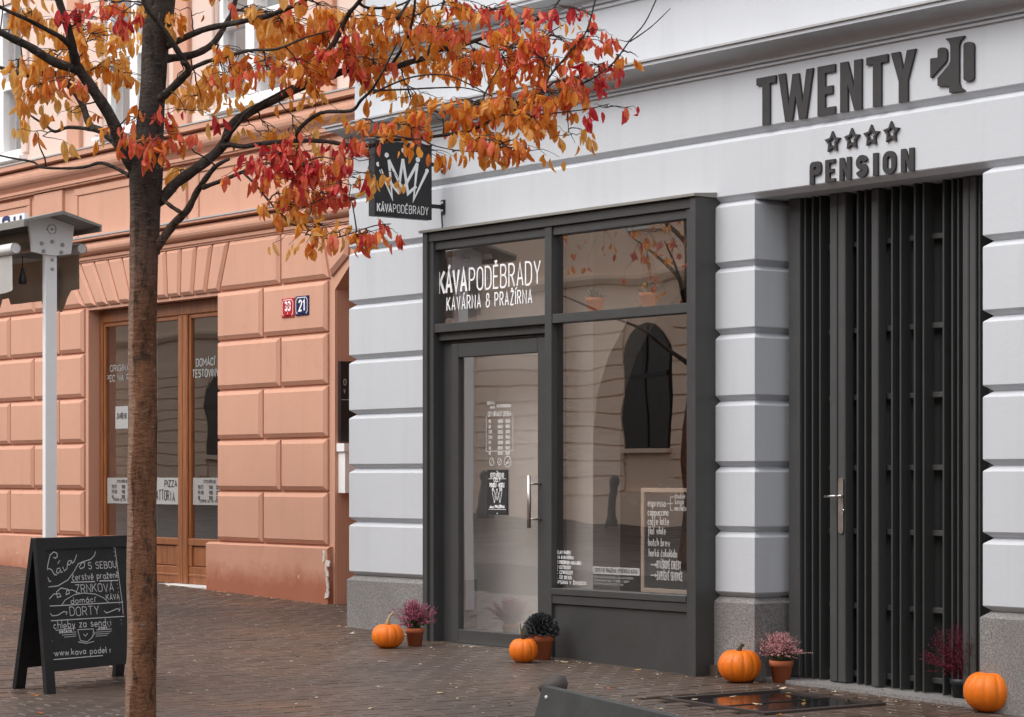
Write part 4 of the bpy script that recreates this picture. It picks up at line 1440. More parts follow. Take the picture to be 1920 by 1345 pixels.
# house number plates
def plate(px0, px1, pz0, pz1, mat, num, lab, sub=None):
    y = YO - .042
    x0, x1 = ax(px0, y), ax(px1, y)
    pl = thing('house_number_plate', lab, 'number plate', ((x0 + x1) / 2, y, pz0), 'enamel house numbers')
    m = MB()
    m.bbox(x0, x1, y - .012, y - .0005, pz0, pz1, .004)
    m.build('enamel_plate', mat, pl)
    m = MB()
    e, c_ = .014, .022
    loop = [(x0 + e + c_, pz0 + e), (x1 - e - c_, pz0 + e), (x1 - e, pz0 + e + c_), (x1 - e, pz1 - e - c_), (x1 - e - c_, pz1 - e), (x0 + e + c_, pz1 - e), (x0 + e, pz1 - e - c_), (x0 + e, pz0 + e + c_), (x0 + e + c_, pz0 + e), (x1 - e - c_, pz0 + e)]
    ribbon(m, [Vector((a, y - .0125, b)) for a, b in loop], Vector((0, -1, 0)), .006, .0005)
    zb_ = pz0 + (.062 if sub else .042)
    write(m, num, ((x0 + x1) / 2, y - .0125, zb_), (1, 0, 0), (0, 0, 1), .072 if sub else .088, .017, .5, .24, center=True, fit=.085, lift=.0005)
    if sub:
        write(m, sub, ((x0 + x1) / 2, y - .0125, pz0 + .026), (1, 0, 0), (0, 0, 1), .022, .006, .5, .2, center=True, lift=.0005)
    m.build('number', M_vinyl, pl)
plate(530, 553, 2.655, 2.822, M_red, '33', 'red enamel house number plate reading 33', 'I')
plate(555.5, 580, 2.66, 2.83, M_blue, '21', 'dark blue enamel house number plate reading 21')

# intercom and letter box on the doorway jamb
ic = thing('intercom_panel', 'tall narrow black intercom panel on the salmon doorway jamb', 'intercom', (XO1 + .02, 1.3, 1.7))
def jx(px):                                                 # depth along the jamb face seen at photo column px
    r = (px - 960) / F
    return (-(XO1) * -1 * 0)
def jamb_y(px, x=XO1 + .02):
    # solve CAM + t*(FW + r*RT) at given x
    d = ray(px, 900)
    t_ = x / d.x
    return CAMY + d.y * t_
y0 = jamb_y(636)
m = MB()
m.box(XO1 + .005, XO1 + .045, y0, y0 + .16, 1.555, 2.245)
m.build('housing', M_black, ic)
m = MB()
write(m, '0', (XO1 + .046, y0 + .03, 2.04), (0, 1, 0), (0, 0, 1), .05, .008, .5, .2)
write(m, 'V', (XO1 + .046, y0 + .03, 1.975), (0, 1, 0), (0, 0, 1), .03, .008, .5, .2)
ribbon(m, [Vector((XO1 + .0465, y0 + .005, 1.915)), Vector((XO1 + .0465, y0 + .12, 1.915))], Vector((1, 0, 0)), .006, 0)
m.build('icons', M_zinc, ic, kind='stuff')
mx_ = thing('mailbox', 'white letter box with overhanging lid below the black intercom', 'mailbox', (XO1 + .06, 1.3, 1.1))
m = MB()
m.box(XO1 + .005, XO1 + .11, y0 - .0, y0 + .28, 1.115, 1.47)
m.build('box', M_white, mx_)
m = MB()
m.box(XO1 + .0051, XO1 + .125, y0 - .018, y0 + .29, 1.4705, 1.54)
m.build('lid', M_white, mx_)

# ------------------------------------------------------------------ retractable double awning on its white post
AX, AY = -16.35, -2.0
aw = thing('awning_stand', 'white post carrying a gabled double awning with folded valances behind the chalk board', 'awning', (AX, AY, ground_z(AX)))
def awp(px, py, x=AX):
    d = ray(px, py)
    t_ = x / d.x
    return CAM + d * t_
m = MB()
m.bbox(AX - .02, AX + .03, AY - .047, AY + .047, ground_z(AX) - .02, awp(90, 470).z, .004)
m.v = [Vector((v.x, v.y, v.z)) for v in m.v]
m.build('post', M_white, aw)
zl = [(300, 178), (540, 128), (785, 212), (748, 540), (600, 556), (470, 545), (345, 516)]
plate_pts = [awp(x / 5.605, 380 + y / 5.605, AX + .06) for x, y in zl]
m = MB()
m.prism(plate_pts, (-.03, 0, 0))
pl_ = m.build('end_plate', M_white, aw)
for x, y, r in ((545, 282, .009), (495, 282, .007), (585, 285, .007), (548, 412, .016), (437, 430, .016), (655, 446, .016), (457, 511, .015), (643, 524, .015), (548, 602, .013), (548, 700, .013)):
    xp = AX + (.06 if y < 560 else .03)
    c = awp(x / 5.605, 380 + y / 5.605, xp)
    m = MB()
    m.smooth = True
    m.tube([c + Vector((-.002, 0, 0)), c + Vector((.007, 0, 0)), c + Vector((.010, 0, 0))], [r, r, r * .5], 10)
    m.build('bolt', M_zinc, pl_)
m = MB()
for k in range(20):
    a0, a1 = k * 18, k * 18 + 13
    if k % 5 == 0:
        continue
    c = awp(545 / 5.605, 380 + 280 / 5.605, AX + .0605)
    ribbon(m, [c + Vector((.001, math.cos(math.radians(a)) * .035, math.sin(math.radians(a)) * .035)) for a in (a0, (a0 + a1) / 2, a1)], Vector((1, 0, 0)), .006, 0)
m.build('crank_socket', M_black, pl_, kind='stuff')
# gabled cap along the beam, overhanging the plate towards the viewer
XF, XB = AX + .30, AX - 5.0
apx = awp(665 / 5.605, 380 + 85 / 5.605, XF)
rgt = awp(1070 / 5.605, 380 + 236 / 5.605, XF)
half = rgt.y - apx.y
lft = Vector((XF, apx.y - half, rgt.z))
m = MB()
th = .025
prof = [(apx.y, apx.z), (rgt.y, rgt.z), (rgt.y, rgt.z - .05), (rgt.y - .012, rgt.z - .05), (rgt.y - .012, rgt.z - th * .6), (apx.y, apx.z - th), (lft.y + .012, lft.z - th * .6), (lft.y + .012, lft.z - .05), (lft.y, lft.z - .05), (lft.y, lft.z)]
m.sweep_x(prof, XB, XF)
m.build('cap', M_roofmetal, aw)
m = MB()
zbm = awp(90, 440).z
m.box(XB, AX + .02, AY - .10, AY + .10, zbm, zbm + .1)
m.build('beam', M_roofmetal, aw)
def bar(y, x1, z, mat, name):
    m = MB()
    m.smooth = True
    m.tube([(XB, y, z), (x1, y, z)], .042, 14, False)
    m.smooth = False
    m.tube([(x1 - .3, y, z), (x1 - .001, y, z)], .036, 14)
    return m.build(name, mat, aw)
bz = awp(165 / 5.605, 380 + 480 / 5.605, AX).z
yfb, ybk = awp(165 / 5.605, 462, AX).y, awp(862 / 5.605, 465, AX).y
bar(yfb, AX, bz, M_white, 'front_bar')
bzk = awp(862 / 5.605, 380 + 485 / 5.605, AX).z
bar(ybk, AX, bzk, M_offwhite, 'front_bar')
m = MB()
m.smooth = True
m.tube([(XB, AY - .09, bz + .1), (AX - .05, AY - .09, bz + .1)], .05, 10)
m.tube([(XB, AY + .11, bz + .1), (AX - .05, AY + .11, bz + .1)], .05, 10)
m.build('roller', M_canvas2, aw)
for k in range(4):
    m = MB()
    xx = AX - .35 - k * 1.1
    m.box(xx, xx + .03, yfb + .03, ybk - .03, bz - .035, bz - .005)
    m.build('arm', M_roofmetal, aw)
def valance(y, x1, ztop, mat, drop, scall, name='valance'):
    m = MB()
    n = 110
    vs = []
    L = x1 - XB
    for k in range(n + 1):
        u = k / n
        x = x1 - L * u * 1.0
        d = scall(x1 - x)
        wv = .006 * math.sin((x1 - x) * 21) + .004 * math.sin((x1 - x) * 9 + 1)
        vs += [Vector((x, y, ztop)), Vector((x, y + wv * .5, ztop - d * .5)), Vector((x, y + wv, ztop - d))]
    fs = []
    for k in range(n):
        b = 3 * k
        fs += [(b, b + 3, b + 4, b + 1), (b + 1, b + 4, b + 5, b + 2)]
    m.add(vs, fs)
    m.add([v + Vector((0, .002, 0)) for v in vs], fs)
    o = m.build(name, mat, aw)
    return o
zv = bz - .03
valance(yfb, AX - .06, zv, M_canvas, .30, lambda s: .275 + .02 * math.sin(s * 6) if (s % 1.0) < .5 else .30)
def sc2(s):
    s0 = s % 1.15
    if s0 < .16:
        return .27 + .02 * s0
    if s0 < .30:
        return .27 + .02 + .15 * math.sin((s0 - .16) / .14 * math.pi / 2)
    if s0 < .34:
        return .44 - 1.1 * (s0 - .30)
    if s0 < .56:
        return .395
    if s0 < .62:
        return .395 - 1.2 * (s0 - .56)
    return .325
valance(ybk, AX - .05, bzk - .03, M_canvas2, .3, sc2)
m = MB()
for k in range(4):
    xx = AX - .44 - 1.15 * k
    m.prism([Vector((xx - .13, ybk + .012, bzk - .12)), Vector((xx + .13, ybk + .012, bzk - .12)), Vector((xx + .12, ybk + .012, bzk - .34)), Vector((xx, ybk + .012, bzk - .39)), Vector((xx - .12, ybk + .012, bzk - .34))], (0, .002, 0))
m.build('printed_shield', M_canvas3, aw)
ct = awp(237 / 5.605, 380 + 560 / 5.605, AX - .15)
m = MB()
m.smooth = True
m.tube([ct, ct - Vector((0, 0, .09))], .004, 6)
m.lathe(ct - Vector((0, 0, .215)), [(0, 0), (.028, .005), (.03, .03), (.014, .10), (.012, .125), (0, .13)], 12)
m.build('tassel', M_black, aw)
sx0, sx1 = awp(0, 430, AX), None
m = MB()
ysg = AY - .26
xe = None
d_ = ray(46, 410)
t_ = (ysg - CAMY) / d_.y
xe = (CAM + d_ * t_).x
zs1 = (CAM + ray(46, 399) * t_).z
zs0_ = (CAM + ray(46, 423) * t_).z
m.box(xe - 2.2, xe, ysg - .0, ysg + .03, zs0_, zs1)
m.build('sign_ledge', M_white, aw)
m = MB()
for k, ch in enumerate('UO'):
    x_ = xe - .16 - k * .19
    write(m, ch, (x_ + .0, ysg - .002, zs0_ + .025), (1, 0, 0), (0, 0, 1), zs1 - zs0_ - .04, .035, .5, .2, fit=.1)
m.build('sign_letters', M_navy, aw)

# ------------------------------------------------------------------ chalk board on the pavement
FL, FRt = Vector((-12.29, -4.08, 0)), Vector((-12.59, -3.28, 0))
RLg, RRg = Vector((-12.66, -4.10, 0)), Vector((-13.00, -3.22, 0))
for q in (FL, FRt, RLg, RRg):
    q.z = ground_z(q.x)
TL, TR = (FL + RLg) / 2, (FRt + RRg) / 2
TL.z = TR.z = .905
TL += Vector((.05, 0, 0))
TR += Vector((.05, 0, 0))
sb = thing('sandwich_board', 'black wooden A-frame chalkboard with white chalk writing on the pavement', 'sandwich board', ((FL + RRg) / 2))
Uf = (TR - TL).normalized()
def leaf_panel(tl, tr, bl, br, front_, name):
    nrm = (tr - tl).cross(bl - tl).normalized()
    if nrm.x * front_ < 0:
        nrm = -nrm
    def pt(u, v, d=0):
        return tl.lerp(tr, u).lerp(bl.lerp(br, u), v) + nrm * d
    o = []
    def slab_(u0, u1, v0, v1, d0, d1, nm, mat, par):
        m = MB()
        vs = [pt(u, v, d) for d in (d0, d1) for u, v in ((u0, v0), (u1, v0), (u1, v1), (u0, v1))]
        m.add(vs, [(0, 3, 2, 1), (4, 5, 6, 7), (0, 1, 5, 4), (1, 2, 6, 5), (2, 3, 7, 6), (3, 0, 4, 7)])
        return m.build(nm, mat, par)
    p = slab_(.085, .915, .075, .80, -.012, -.004, name, M_slate, sb)
    slab_(0, .085, 0, 1, -.018, .008, 'leg', M_black, sb)
    slab_(.915, 1, 0, 1, -.018, .008, 'leg', M_black, sb)
    slab_(.0855, .9145, .0, .0745, -.016, .006, 'top_bar', M_black, sb)
    slab_(.0855, .9145, .8005, .86, -.016, .006, 'bottom_bar', M_black, sb)
    return p, nrm, pt
wp, nrm, pt = leaf_panel(TL + Vector((.012, 0, 0)), TR + Vector((.012, 0, 0)), FL, FRt, 1, 'writing_panel')
leaf_panel(TL - Vector((.022, 0, 0)), TR - Vector((.022, 0, 0)), RLg, RRg, -1, 'rear_panel')
m = MB()
pp0 = pt(.5, .4, -.003)
def zb8(pts):
    return [on_plane(x / 3.684, 980 + y / 3.684, pp0, nrm) for x, y in pts]
def ck(pts, w=.0045):
    ribbon(m, zb8(pts), nrm, w, .0004 + rw.random() * .0006)
ck([(275, 178), (790, 152), (845, 560), (872, 905)], .005)
ck([(275, 178), (295, 360), (330, 620), (360, 948), (872, 905)], .005)
for a, b, n in (((290, 188), (780, 165), 22), ((290, 200), (372, 930), 26), ((783, 175), (858, 895), 26)):
    for k in range(n):
        if rw.random() < .25:
            continue
        u = k / n
        x, y = a[0] + (b[0] - a[0]) * u, a[1] + (b[1] - a[1]) * u
        ck([(x, y), (x + 4, y + 1)], .005)
# "Kava" in script with its swash
ck([(280, 255), (310, 330), (340, 408), (352, 405)], .006)
ck([(320, 360), (330, 290), (345, 225), (370, 203), (392, 212), (395, 235), (380, 248), (368, 238)], .006)
ck([(330, 318), (355, 325), (375, 360), (392, 362)], .006)
ck([(415, 315), (395, 318), (388, 345), (402, 352), (418, 325), (420, 345), (432, 340)], .005)
ck([(398, 285), (412, 262)], .005)
ck([(432, 305), (445, 335), (462, 318), (466, 280)], .005)
ck([(490, 262), (470, 268), (466, 292), (482, 292), (494, 265), (498, 282), (512, 270), (530, 222)], .005)
ck([(335, 445), (400, 438), (470, 395), (510, 340), (540, 285), (575, 270), (625, 255), (650, 230), (660, 200)], .005)
ck([(545, 300), (555, 320), (580, 310), (585, 280), (565, 275), (552, 300)], .005)
def cw(s, x0, y0, x1, h, y1=None):
    a, b = zb8([(x0, y0), (x1, y1 if y1 is not None else y0 - (x1 - x0) * .06)])
    U_ = (b - a)
    V_ = nrm.cross(U_).normalized()
    if V_.z < 0:
        V_ = -V_
    st, w = text_strokes(s, 1, .5, .2, .05, rw)
    L = U_.length
    U_.normalize()
    hh = h / 3.684 * CAM_DIST / F
    for q in st:
        ribbon(m, [a + U_ * (x / w * L) + V_ * (y * hh) for x, y in q], nrm, .0048, .0004 + rw.random() * .0006)
CAM_DIST = 14.2
cw('S SEBOU', 612, 322, 805, 45)
cw('čerstvě praženě', 500, 400, 820, 50)
ck([(490, 413), (655, 408)], .006)
ck([(685, 404), (815, 400)], .006)
cw('ZRNKOVÁ', 525, 488, 785, 55)
cw('KÁVA', 735, 535, 825, 36)
ck([(340, 585), (338, 530), (370, 495), (410, 490), (420, 510), (395, 518), (390, 480), (420, 452), (470, 462), (480, 490), (455, 498), (460, 470), (495, 465), (530, 480)], .005)
ck([(425, 572), (450, 535), (510, 500), (580, 487), (660, 495), (715, 520), (750, 552)], .004)
cw('domácí', 490, 560, 655, 42)
ck([(330, 578), (850, 550)], .005)
cw('DORTY', 485, 645, 685, 58)
ck([(345, 625), (360, 645), (400, 640), (440, 615), (462, 620), (455, 638)], .005)
ck([(720, 610), (735, 625), (770, 612), (810, 595), (828, 602), (820, 615)], .005)
ck([(335, 680), (858, 648)], .005)
cw('chleby za sendviče', 372, 735, 822, 52)
ck([(385, 745), (520, 728)], .004)
ck([(665, 742), (775, 735)], .004)
cw('pečené', 410, 760, 495, 20)
cw('zapeč.', 680, 735, 770, 20)
ck([(535, 740), (645, 735), (640, 790), (600, 825), (555, 815), (535, 740)], .004)
ck([(645, 750), (655, 765), (635, 790)], .004)
ck([(575, 770), (590, 785), (605, 765)], .004)
ck([(540, 825), (600, 835), (650, 820)], .004)
for y in (758, 772, 786):
    ck([(415 + (y - 758), y + 6), (525, y - 2)], .003)
    ck([(660, y), (770 - (y - 758), y - 8)], .003)
cw('www.kava podebrady', 378, 920, 850, 42)
m.build('chalk_writing', M_chalk, wp)

# ------------------------------------------------------------------ pumpkins and pots
t = NT('pumpkin_skin')
c = t.mix(t.noise(5, 4), (.72, .135, .004, 1), (.84, .21, .008, 1))
c = t.mix(t.ramp(t.noise(45, 4), [(.58, W(0)), (.7, W(.35))]), c, (.62, .13, .01, 1))
c = t.mix(t.ramp(t.noise(21, 5, .7), [(.66, W(0)), (.72, W(.55))]), c, (.52, .34, .14, 1))
t.bump(t.noise(70, 3), .12, .004)
M_pump = t.set(c, t.ramp(t.noise(18, 4), [(.35, W(.42)), (.65, W(.62))]), .4)
M_stem = paint('dry_stem', (.42, .33, .17, 1), .85, .25, .4)
M_stem2 = paint('dark_stem', (.06, .05, .03, 1), .85, .3, .4)
def pumpkin(px, py, d, h, lab, stem, ribs, seed):
    c = gr(px, py)
    back = Vector((c.x - CAM.x, c.y - CAM.y, 0)).normalized()
    c += back * d * .33
    c.z = ground_z(c.x) - .004
    pk = thing('pumpkin', lab, 'pumpkin', c, 'orange pumpkins along the house fronts')
    rs = random.Random(seed)
    ph = [rs.uniform(-.3, .3) for _ in range(40)]
    m = MB()
    m.smooth = True
    pr = []
    for k in range(19):
        a = math.pi * k / 18
        r = math.sin(a) ** .82 * d / 2
        z = h / 2 - math.cos(a) * h / 2
        if k > 14:
            z -= (k - 14) ** 1.8 * h * .009
        if k < 2:
            z += (2 - k) * h * .01
        pr.append((max(r, .0), z))
    pr[0] = (0, pr[0][1])
    pr[-1] = (0, pr[-1][1])
    depth = .065
    def fr(u, z):
        q = abs(math.sin(math.pi * u * ribs))
        return 1 - depth * (1 - q) ** 2 * (1 if z > .02 else .5) + .012 * math.sin(2 * math.pi * u * 2 + seed)
    m.lathe(c, pr, 96, fr)
    m.build('pumpkin_body', M_pump, pk)
    top = c + Vector((0, 0, pr[-1][1]))
    m = MB()
    m.smooth = True
    if stem == 'long':
        m.tube([top - Vector((0, 0, .01)), top + Vector((.0, 0, .035)), top + Vector((.012, .008, .07)), top + Vector((.032, .022, .088))], [.022, .011, .008, .008], 7)
        m.tube([top + Vector((-.014, -.008, -.004)), top + Vector((.0, 0, .04)), top + Vector((.02, .006, .07))], [.012, .008, .005], 5)
        mt = M_stem
    elif stem == 'spiky':
        for k in range(7):
            a = k * .9
            m.tube([top - Vector((0, 0, .008)), top + Vector((math.cos(a) * .012, math.sin(a) * .012, .035)), top + Vector((math.cos(a) * .02 - .005, math.sin(a) * .02, .06 + .025 * (k % 3)))], [.011, .008, .002], 5)
        mt = M_stem2
    else:
        m.tube([top - Vector((0, 0, .012)), top + Vector((.0, 0, .02)), top + Vector((.012, .01, .045)), top + Vector((.022, .018, .062 if stem == 'tall' else .038))], [.026, .015, .011, .010], 7)
        mt = M_stem2
    m.build('stem', mt, pk)
    return c
pumpkin(727.5, 1217, .226, .178, 'pumpkin with a long pale curved stem by the granite plinth', 'long', 11, 1)
pumpkin(981.5, 1244, .192, .168, 'small pumpkin with dark spiky stem by the cafe doorstep', 'spiky', 10, 2)
pumpkin(1386.5, 1282, .268, .212, 'broad pumpkin with a short stub in front of the narrow grey pier', 'stub', 12, 3)
pumpkin(1856, 1338, .294, .236, 'largest pumpkin with dark green stem at the right gate corner', 'tall', 12, 4)

def mat_simple(name, cols, rough=.8, trans=.2):
    t = NT(name)
    c = t.ramp(t.noise(60, 2), [(.3, cols[0]), (.5, cols[1]), (.7, cols[2])])
    t.set(c, rough, .3)
    tr = t.n.new('ShaderNodeBsdfTranslucent')
    t.l.new(c, tr.inputs[0])
    mx = t.n.new('ShaderNodeMixShader')
    mx.inputs[0].default_value = trans
    t.l.new(t.b.outputs[0], mx.inputs[1])
    t.l.new(tr.outputs[0], mx.inputs[2])
    t.l.new(mx.outputs[0], t.n['Material Output'].inputs['Surface'])
    return t.m
M_heath_m = mat_simple('magenta_heather', [C3(.30, .035, .11), C3(.46, .09, .20), C3(.60, .25, .33)])
M_heath_p = mat_simple('pink_heather', [C3(.50, .14, .20), C3(.66, .30, .33), C3(.72, .52, .45)])
M_heath_d = mat_simple('wine_heather', [C3(.09, .010, .022), C3(.14, .016, .035), C3(.18, .03, .05)])
M_heath_g = mat_simple('heather_greens', [C3(.05, .06, .03), C3(.10, .11, .05), C3(.2, .17, .1)])
M_kale = mat_simple('dark_kale', [C3(.028, .030, .034), C3(.065, .068, .072), C3(.13, .13, .135)], .45, .08)
def heather(px, py, ph, pr, bush_r, bush_h, mats, lab, seed, potm, droop=.6, n=190, dy=.1, group='potted heathers by the walls'):
    c = gr(px, py)
    back = Vector((c.x - CAM.x, c.y - CAM.y, 0)).normalized()
    c += back * dy
    c.z = ground_z(c.x)
    h_ = thing('potted_heather', lab, 'potted plant', c, group)
    pot(c, ph, pr * .72, pr, potm, h_)
    rs = random.Random(seed)
    m, gm = MB(), MB()
    top = c + Vector((0, 0, ph - .015))
    for k in range(n):
        a = rs.uniform(0, 6.283)
        e = rs.uniform(.05, 1.0) ** .6
        ang = (1 - e) * 1.45
        d = Vector((math.cos(a) * math.sin(ang), math.sin(a) * math.sin(ang), math.cos(ang)))
        L = bush_h * rs.uniform(.75, 1.12) if ang < .9 else bush_r * rs.uniform(.8, 1.15)
        b = top + Vector((rs.uniform(-1, 1) * pr * .5, rs.uniform(-1, 1) * pr * .5, 0))
        dr = droop * max(0, ang - .75) * L * .8
        p1 = b + d * L * .45 + Vector((0, 0, .012))
        p2 = b + d * L * .8 - Vector((0, 0, dr * .35))
        p3 = b + d * L - Vector((0, 0, dr))
        gm.tube([b, p1, p2, p3], [.0016, .0014, .0012, .0006], 3, False)
        path = [b.lerp(p1, .5), p1, p2, p3]
        m.cur = 0
        for j in range(26):
            u = .12 + .88 * j / 26
            seg = min(2, int(u * 3))
            q = path[seg].lerp(path[seg + 1], u * 3 - seg)
            s_ = rs.uniform(.0045, .0085) * (1.1 - .5 * u)
            o1 = Vector((rs.uniform(-1, 1), rs.uniform(-1, 1), rs.uniform(-.3, 1))).normalized()
            o2 = o1.orthogonal().normalized()
            q = q + o1 * .003
            (m if u > .3 else gm).add([q - o2 * s_ * .5, q + o1 * s_ * 1.3 - o2 * s_ * .35, q + o1 * s_ * 1.3 + o2 * s_ * .35, q + o2 * s_ * .5], [(0, 1, 2, 3)])
    m.build('flowers', mats[0], h_, kind='stuff')
    gm.build('stems', mats[1], h_, kind='stuff')
    return c
heather(778, 1213, .125, .066, .165, .20, (M_heath_m, M_heath_g), 'magenta heather trailing over its clay pot beside the cafe door frame', 11, M_terra, .75, 210, .07)
heather(1465, 1281, .135, .072, .19, .175, (M_heath_p, M_heath_g), 'pale pink heather in terracotta pot between narrow grey pier and gate', 12, M_terra, .5, 240, .04)
hd = heather(1806, 1314, .13, .075, .30, .31, (M_heath_d, M_heath_d), 'dark wine red heather half hidden in the gate corner', 13, M_black, .5, 260, -.02)
# kale
c = gr(1014, 1238)
back = Vector((c.x - CAM.x, c.y - CAM.y, 0)).normalized()
c += back * .06
c.z = ground_z(c.x)
kl = thing('potted_kale', 'dark ornamental kale in a terracotta pot beside the small pumpkin', 'potted plant', c)
pot(c, .165, .064, .088, M_terra, kl)
m = MB()
rs = random.Random(4)
for k in range(120):
    u = k / 120
    a = k * 2.39996
    ang = .15 + 1.5 * u
    d = Vector((math.cos(a) * math.sin(ang), math.sin(a) * math.sin(ang), math.cos(ang)))
    b = c + Vector((0, 0, .165))
    ctr = b + Vector((d.x * .09, d.y * .09, .015 + d.z * .095))
    s_ = rs.uniform(.021, .032)
    t1 = d.orthogonal().normalized()
    t2 = d.cross(t1)
    n_ = 9
    vs = [ctr - d * .03]
    for j in range(n_):
        q = 2 * math.pi * j / n_
        vs.append(ctr + (t1 * math.cos(q) + t2 * math.sin(q)) * s_ * rs.uniform(.85, 1.1) + d * (.018 + .016 * (-1) ** j + rs.uniform(-.004, .004)))
    m.add(vs, [(0, j, j % n_ + 1) for j in range(1, n_ + 1)])
m.build('ruffled_leaves', M_kale, kl, kind='stuff')

# access cover in the paving before the gate
ac = thing('access_cover', 'dark wet metal access cover sunk in the paving before the gate', 'access cover', (-10.0, -.7, ground_z(-10)))
t = NT('wet_dark_metal')
t.bump(t.noise(14, 4), .15, .004)
M_wet = t.set((.016, .015, .015, 1), t.ramp(t.noise(5, 4), [(.35, W(.05)), (.7, W(.22))]), .5)
cx0, cx1, cy0, cy1 = -10.42, -9.56, -1.16, -.21
def tilt(m):
    m.v = [Vector((v.x, v.y, v.z + ground_z(v.x))) for v in m.v]
    return m
m = MB()
m.box(cx0 + .05, cx1 - .05, cy0 + .05, cy1 - .05, -.03, -.006)
tilt(m).build('lid', M_wet, ac)
m = MB()
m.box(cx0, cx1, cy0, cy0 + .045, -.04, .004)
m.box(cx0, cx1, cy1 - .045, cy1, -.04, .004)
m.box(cx0, cx0 + .045, cy0 + .0455, cy1 - .0455, -.04, .004)
m.box(cx1 - .045, cx1, cy0 + .0455, cy1 - .0455, -.04, .004)
tilt(m).build('frame', M_rubber, ac)
m = MB()
m.box(-9.97, -9.955, cy0 + .051, cy1 - .051, -.0055, -.002)
tilt(m).build('seam', M_black, ac)

# bench in front, cut by the bottom of the frame
A0 = P(1017, 1287, 5.2)
B0 = P(1290, 1346, 4.47)
B0.z = A0.z
dB = (B0 - A0).normalized()
LB = 1.15
nB = Vector((-dB.y, dB.x, 0))
if nB.dot(CAM - A0) < 0:
    nB = -nB
gz = ground_z(A0.x)
bn = thing('bench', 'dark slatted bench with a rounded brown armrest end, nearest the viewer', 'bench', Vector((A0.x, A0.y, gz)))
M_bench = paint('bench_dark_plank', (.030, .031, .028, 1), .55, .2, .15)
def plank(z1, z0, off0, off1, name='backrest_plank'):
    m = MB()
    dn = Vector((0, 0, z0 - z1)) + nB * (off1 - off0) * -1 * 0
    a = A0.copy(); a.z = z1
    a = a + nB * off0
    lean = Vector((0, 0, z0 - z1)) + nB * (z1 - z0) * .22
    pts = [a, a + dB * LB, a + dB * LB + lean - dB * 0, a + lean - dB * .02]
    m.prism(pts, -nB * .022)
    return m.build(name, M_bench, bn)
zt_ = A0.z
p1 = plank(zt_, zt_ - .12, 0, 0)
m = MB()
m.smooth = True
bolt = on_plane(1015.5, 1308, A0 + nB * .012, (nB + Vector((0, 0, .22))).normalized())
m.tube([bolt - nB * .012, bolt - nB * .008], [.0045, .0035], 10)
m.build('bolt', M_white, p1)
a2 = zt_ - .15
mm = MB()
plank(zt_ - .15, zt_ - .27, .033, 0)
m = MB()
for e in (.06, LB - .06):
    q = A0 + dB * e - nB * .05
    m.obox(Vector((q.x, q.y, (zt_ - .03 + gz) / 2)), dB * .02, nB * .02, Vector((0, 0, (zt_ - .03 - gz) / 2)))
m.build('rear_post', M_black, bn)
m = MB()
for k in range(4):
    q = A0 + nB * (.12 + .11 * k) + dB * LB / 2
    m.obox(Vector((q.x, q.y, gz + .44)), dB * LB / 2, nB * .048, Vector((0, 0, .014)))
m.build('seat', M_bench, bn)
for e in (.06, LB - .06):
    m = MB()
    q = A0 + dB * e + nB * .44
    m.obox(Vector((q.x, q.y, gz + .213)), dB * .02, nB * .02, Vector((0, 0, .212)))
    m.build('leg', M_black, bn)
m = MB()
m.smooth = True
k0 = P(1048, 1284, 5.36)
m.tube([k0 + Vector((0, 0, .012)) - RT * .035 + Vector((0, 0, -.035)), k0 + Vector((0, 0, -.008)) - RT * .015, k0 + RT * .004, k0 + RT * .014 + Vector((0, 0, .001)), k0 + RT * .02], [.022, .024, .025, .02, .004], 14)
m.build('armrest', M_rubber, bn)

# ------------------------------------------------------------------ the tree in front
t = NT('bark')
p = t.sep()
fine = t.noise(26, 6, .7, stretch=(1, 1, .35))
pl = t.noise(5, 5, .65, stretch=(1, 1, .5))
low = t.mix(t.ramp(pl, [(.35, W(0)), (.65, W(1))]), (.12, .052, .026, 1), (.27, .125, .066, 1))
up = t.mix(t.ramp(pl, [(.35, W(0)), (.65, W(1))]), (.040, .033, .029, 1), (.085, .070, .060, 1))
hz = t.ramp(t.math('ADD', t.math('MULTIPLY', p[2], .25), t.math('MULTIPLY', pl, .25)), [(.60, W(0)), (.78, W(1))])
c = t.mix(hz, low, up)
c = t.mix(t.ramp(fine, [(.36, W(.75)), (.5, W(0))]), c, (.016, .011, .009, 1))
lent = t.noise(20, 3, .6, stretch=(1, 1, 2.6))
c = t.mix(t.ramp(lent, [(.64, W(0)), (.70, W(.7))]), c, (.24, .20, .17, 1))
c = t.mix(t.ramp(t.noise(4.2, 4, .6, stretch=(1, 1, 1.6)), [(.60, W(0)), (.68, W(.6))]), c, (.022, .017, .014, 1))
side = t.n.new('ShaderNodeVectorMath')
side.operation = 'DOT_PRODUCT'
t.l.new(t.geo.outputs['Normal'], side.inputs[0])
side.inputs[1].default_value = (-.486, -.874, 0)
pale_side = t.ramp(t.math('ADD', t.math('MULTIPLY', side.outputs['Value'], .6), t.math('MULTIPLY', t.noise(7, 5, .7, stretch=(1, 1, .3)), .7)), [(.72, W(0)), (.79, W(.8))])  # lower bark turns paler towards one fixed side, edge broken by noise
c = t.mix(t.math('MULTIPLY', pale_side, t.math('SUBTRACT', 1.0, hz)), c, (.34, .22, .16, 1))
t.bump(t.math('ADD', fine, t.math('MULTIPLY', lent, .6)), 1.0, .02)
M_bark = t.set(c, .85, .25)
M_twig = paint('twig_bark', (.045, .032, .027, 1), .85, .3, .2)

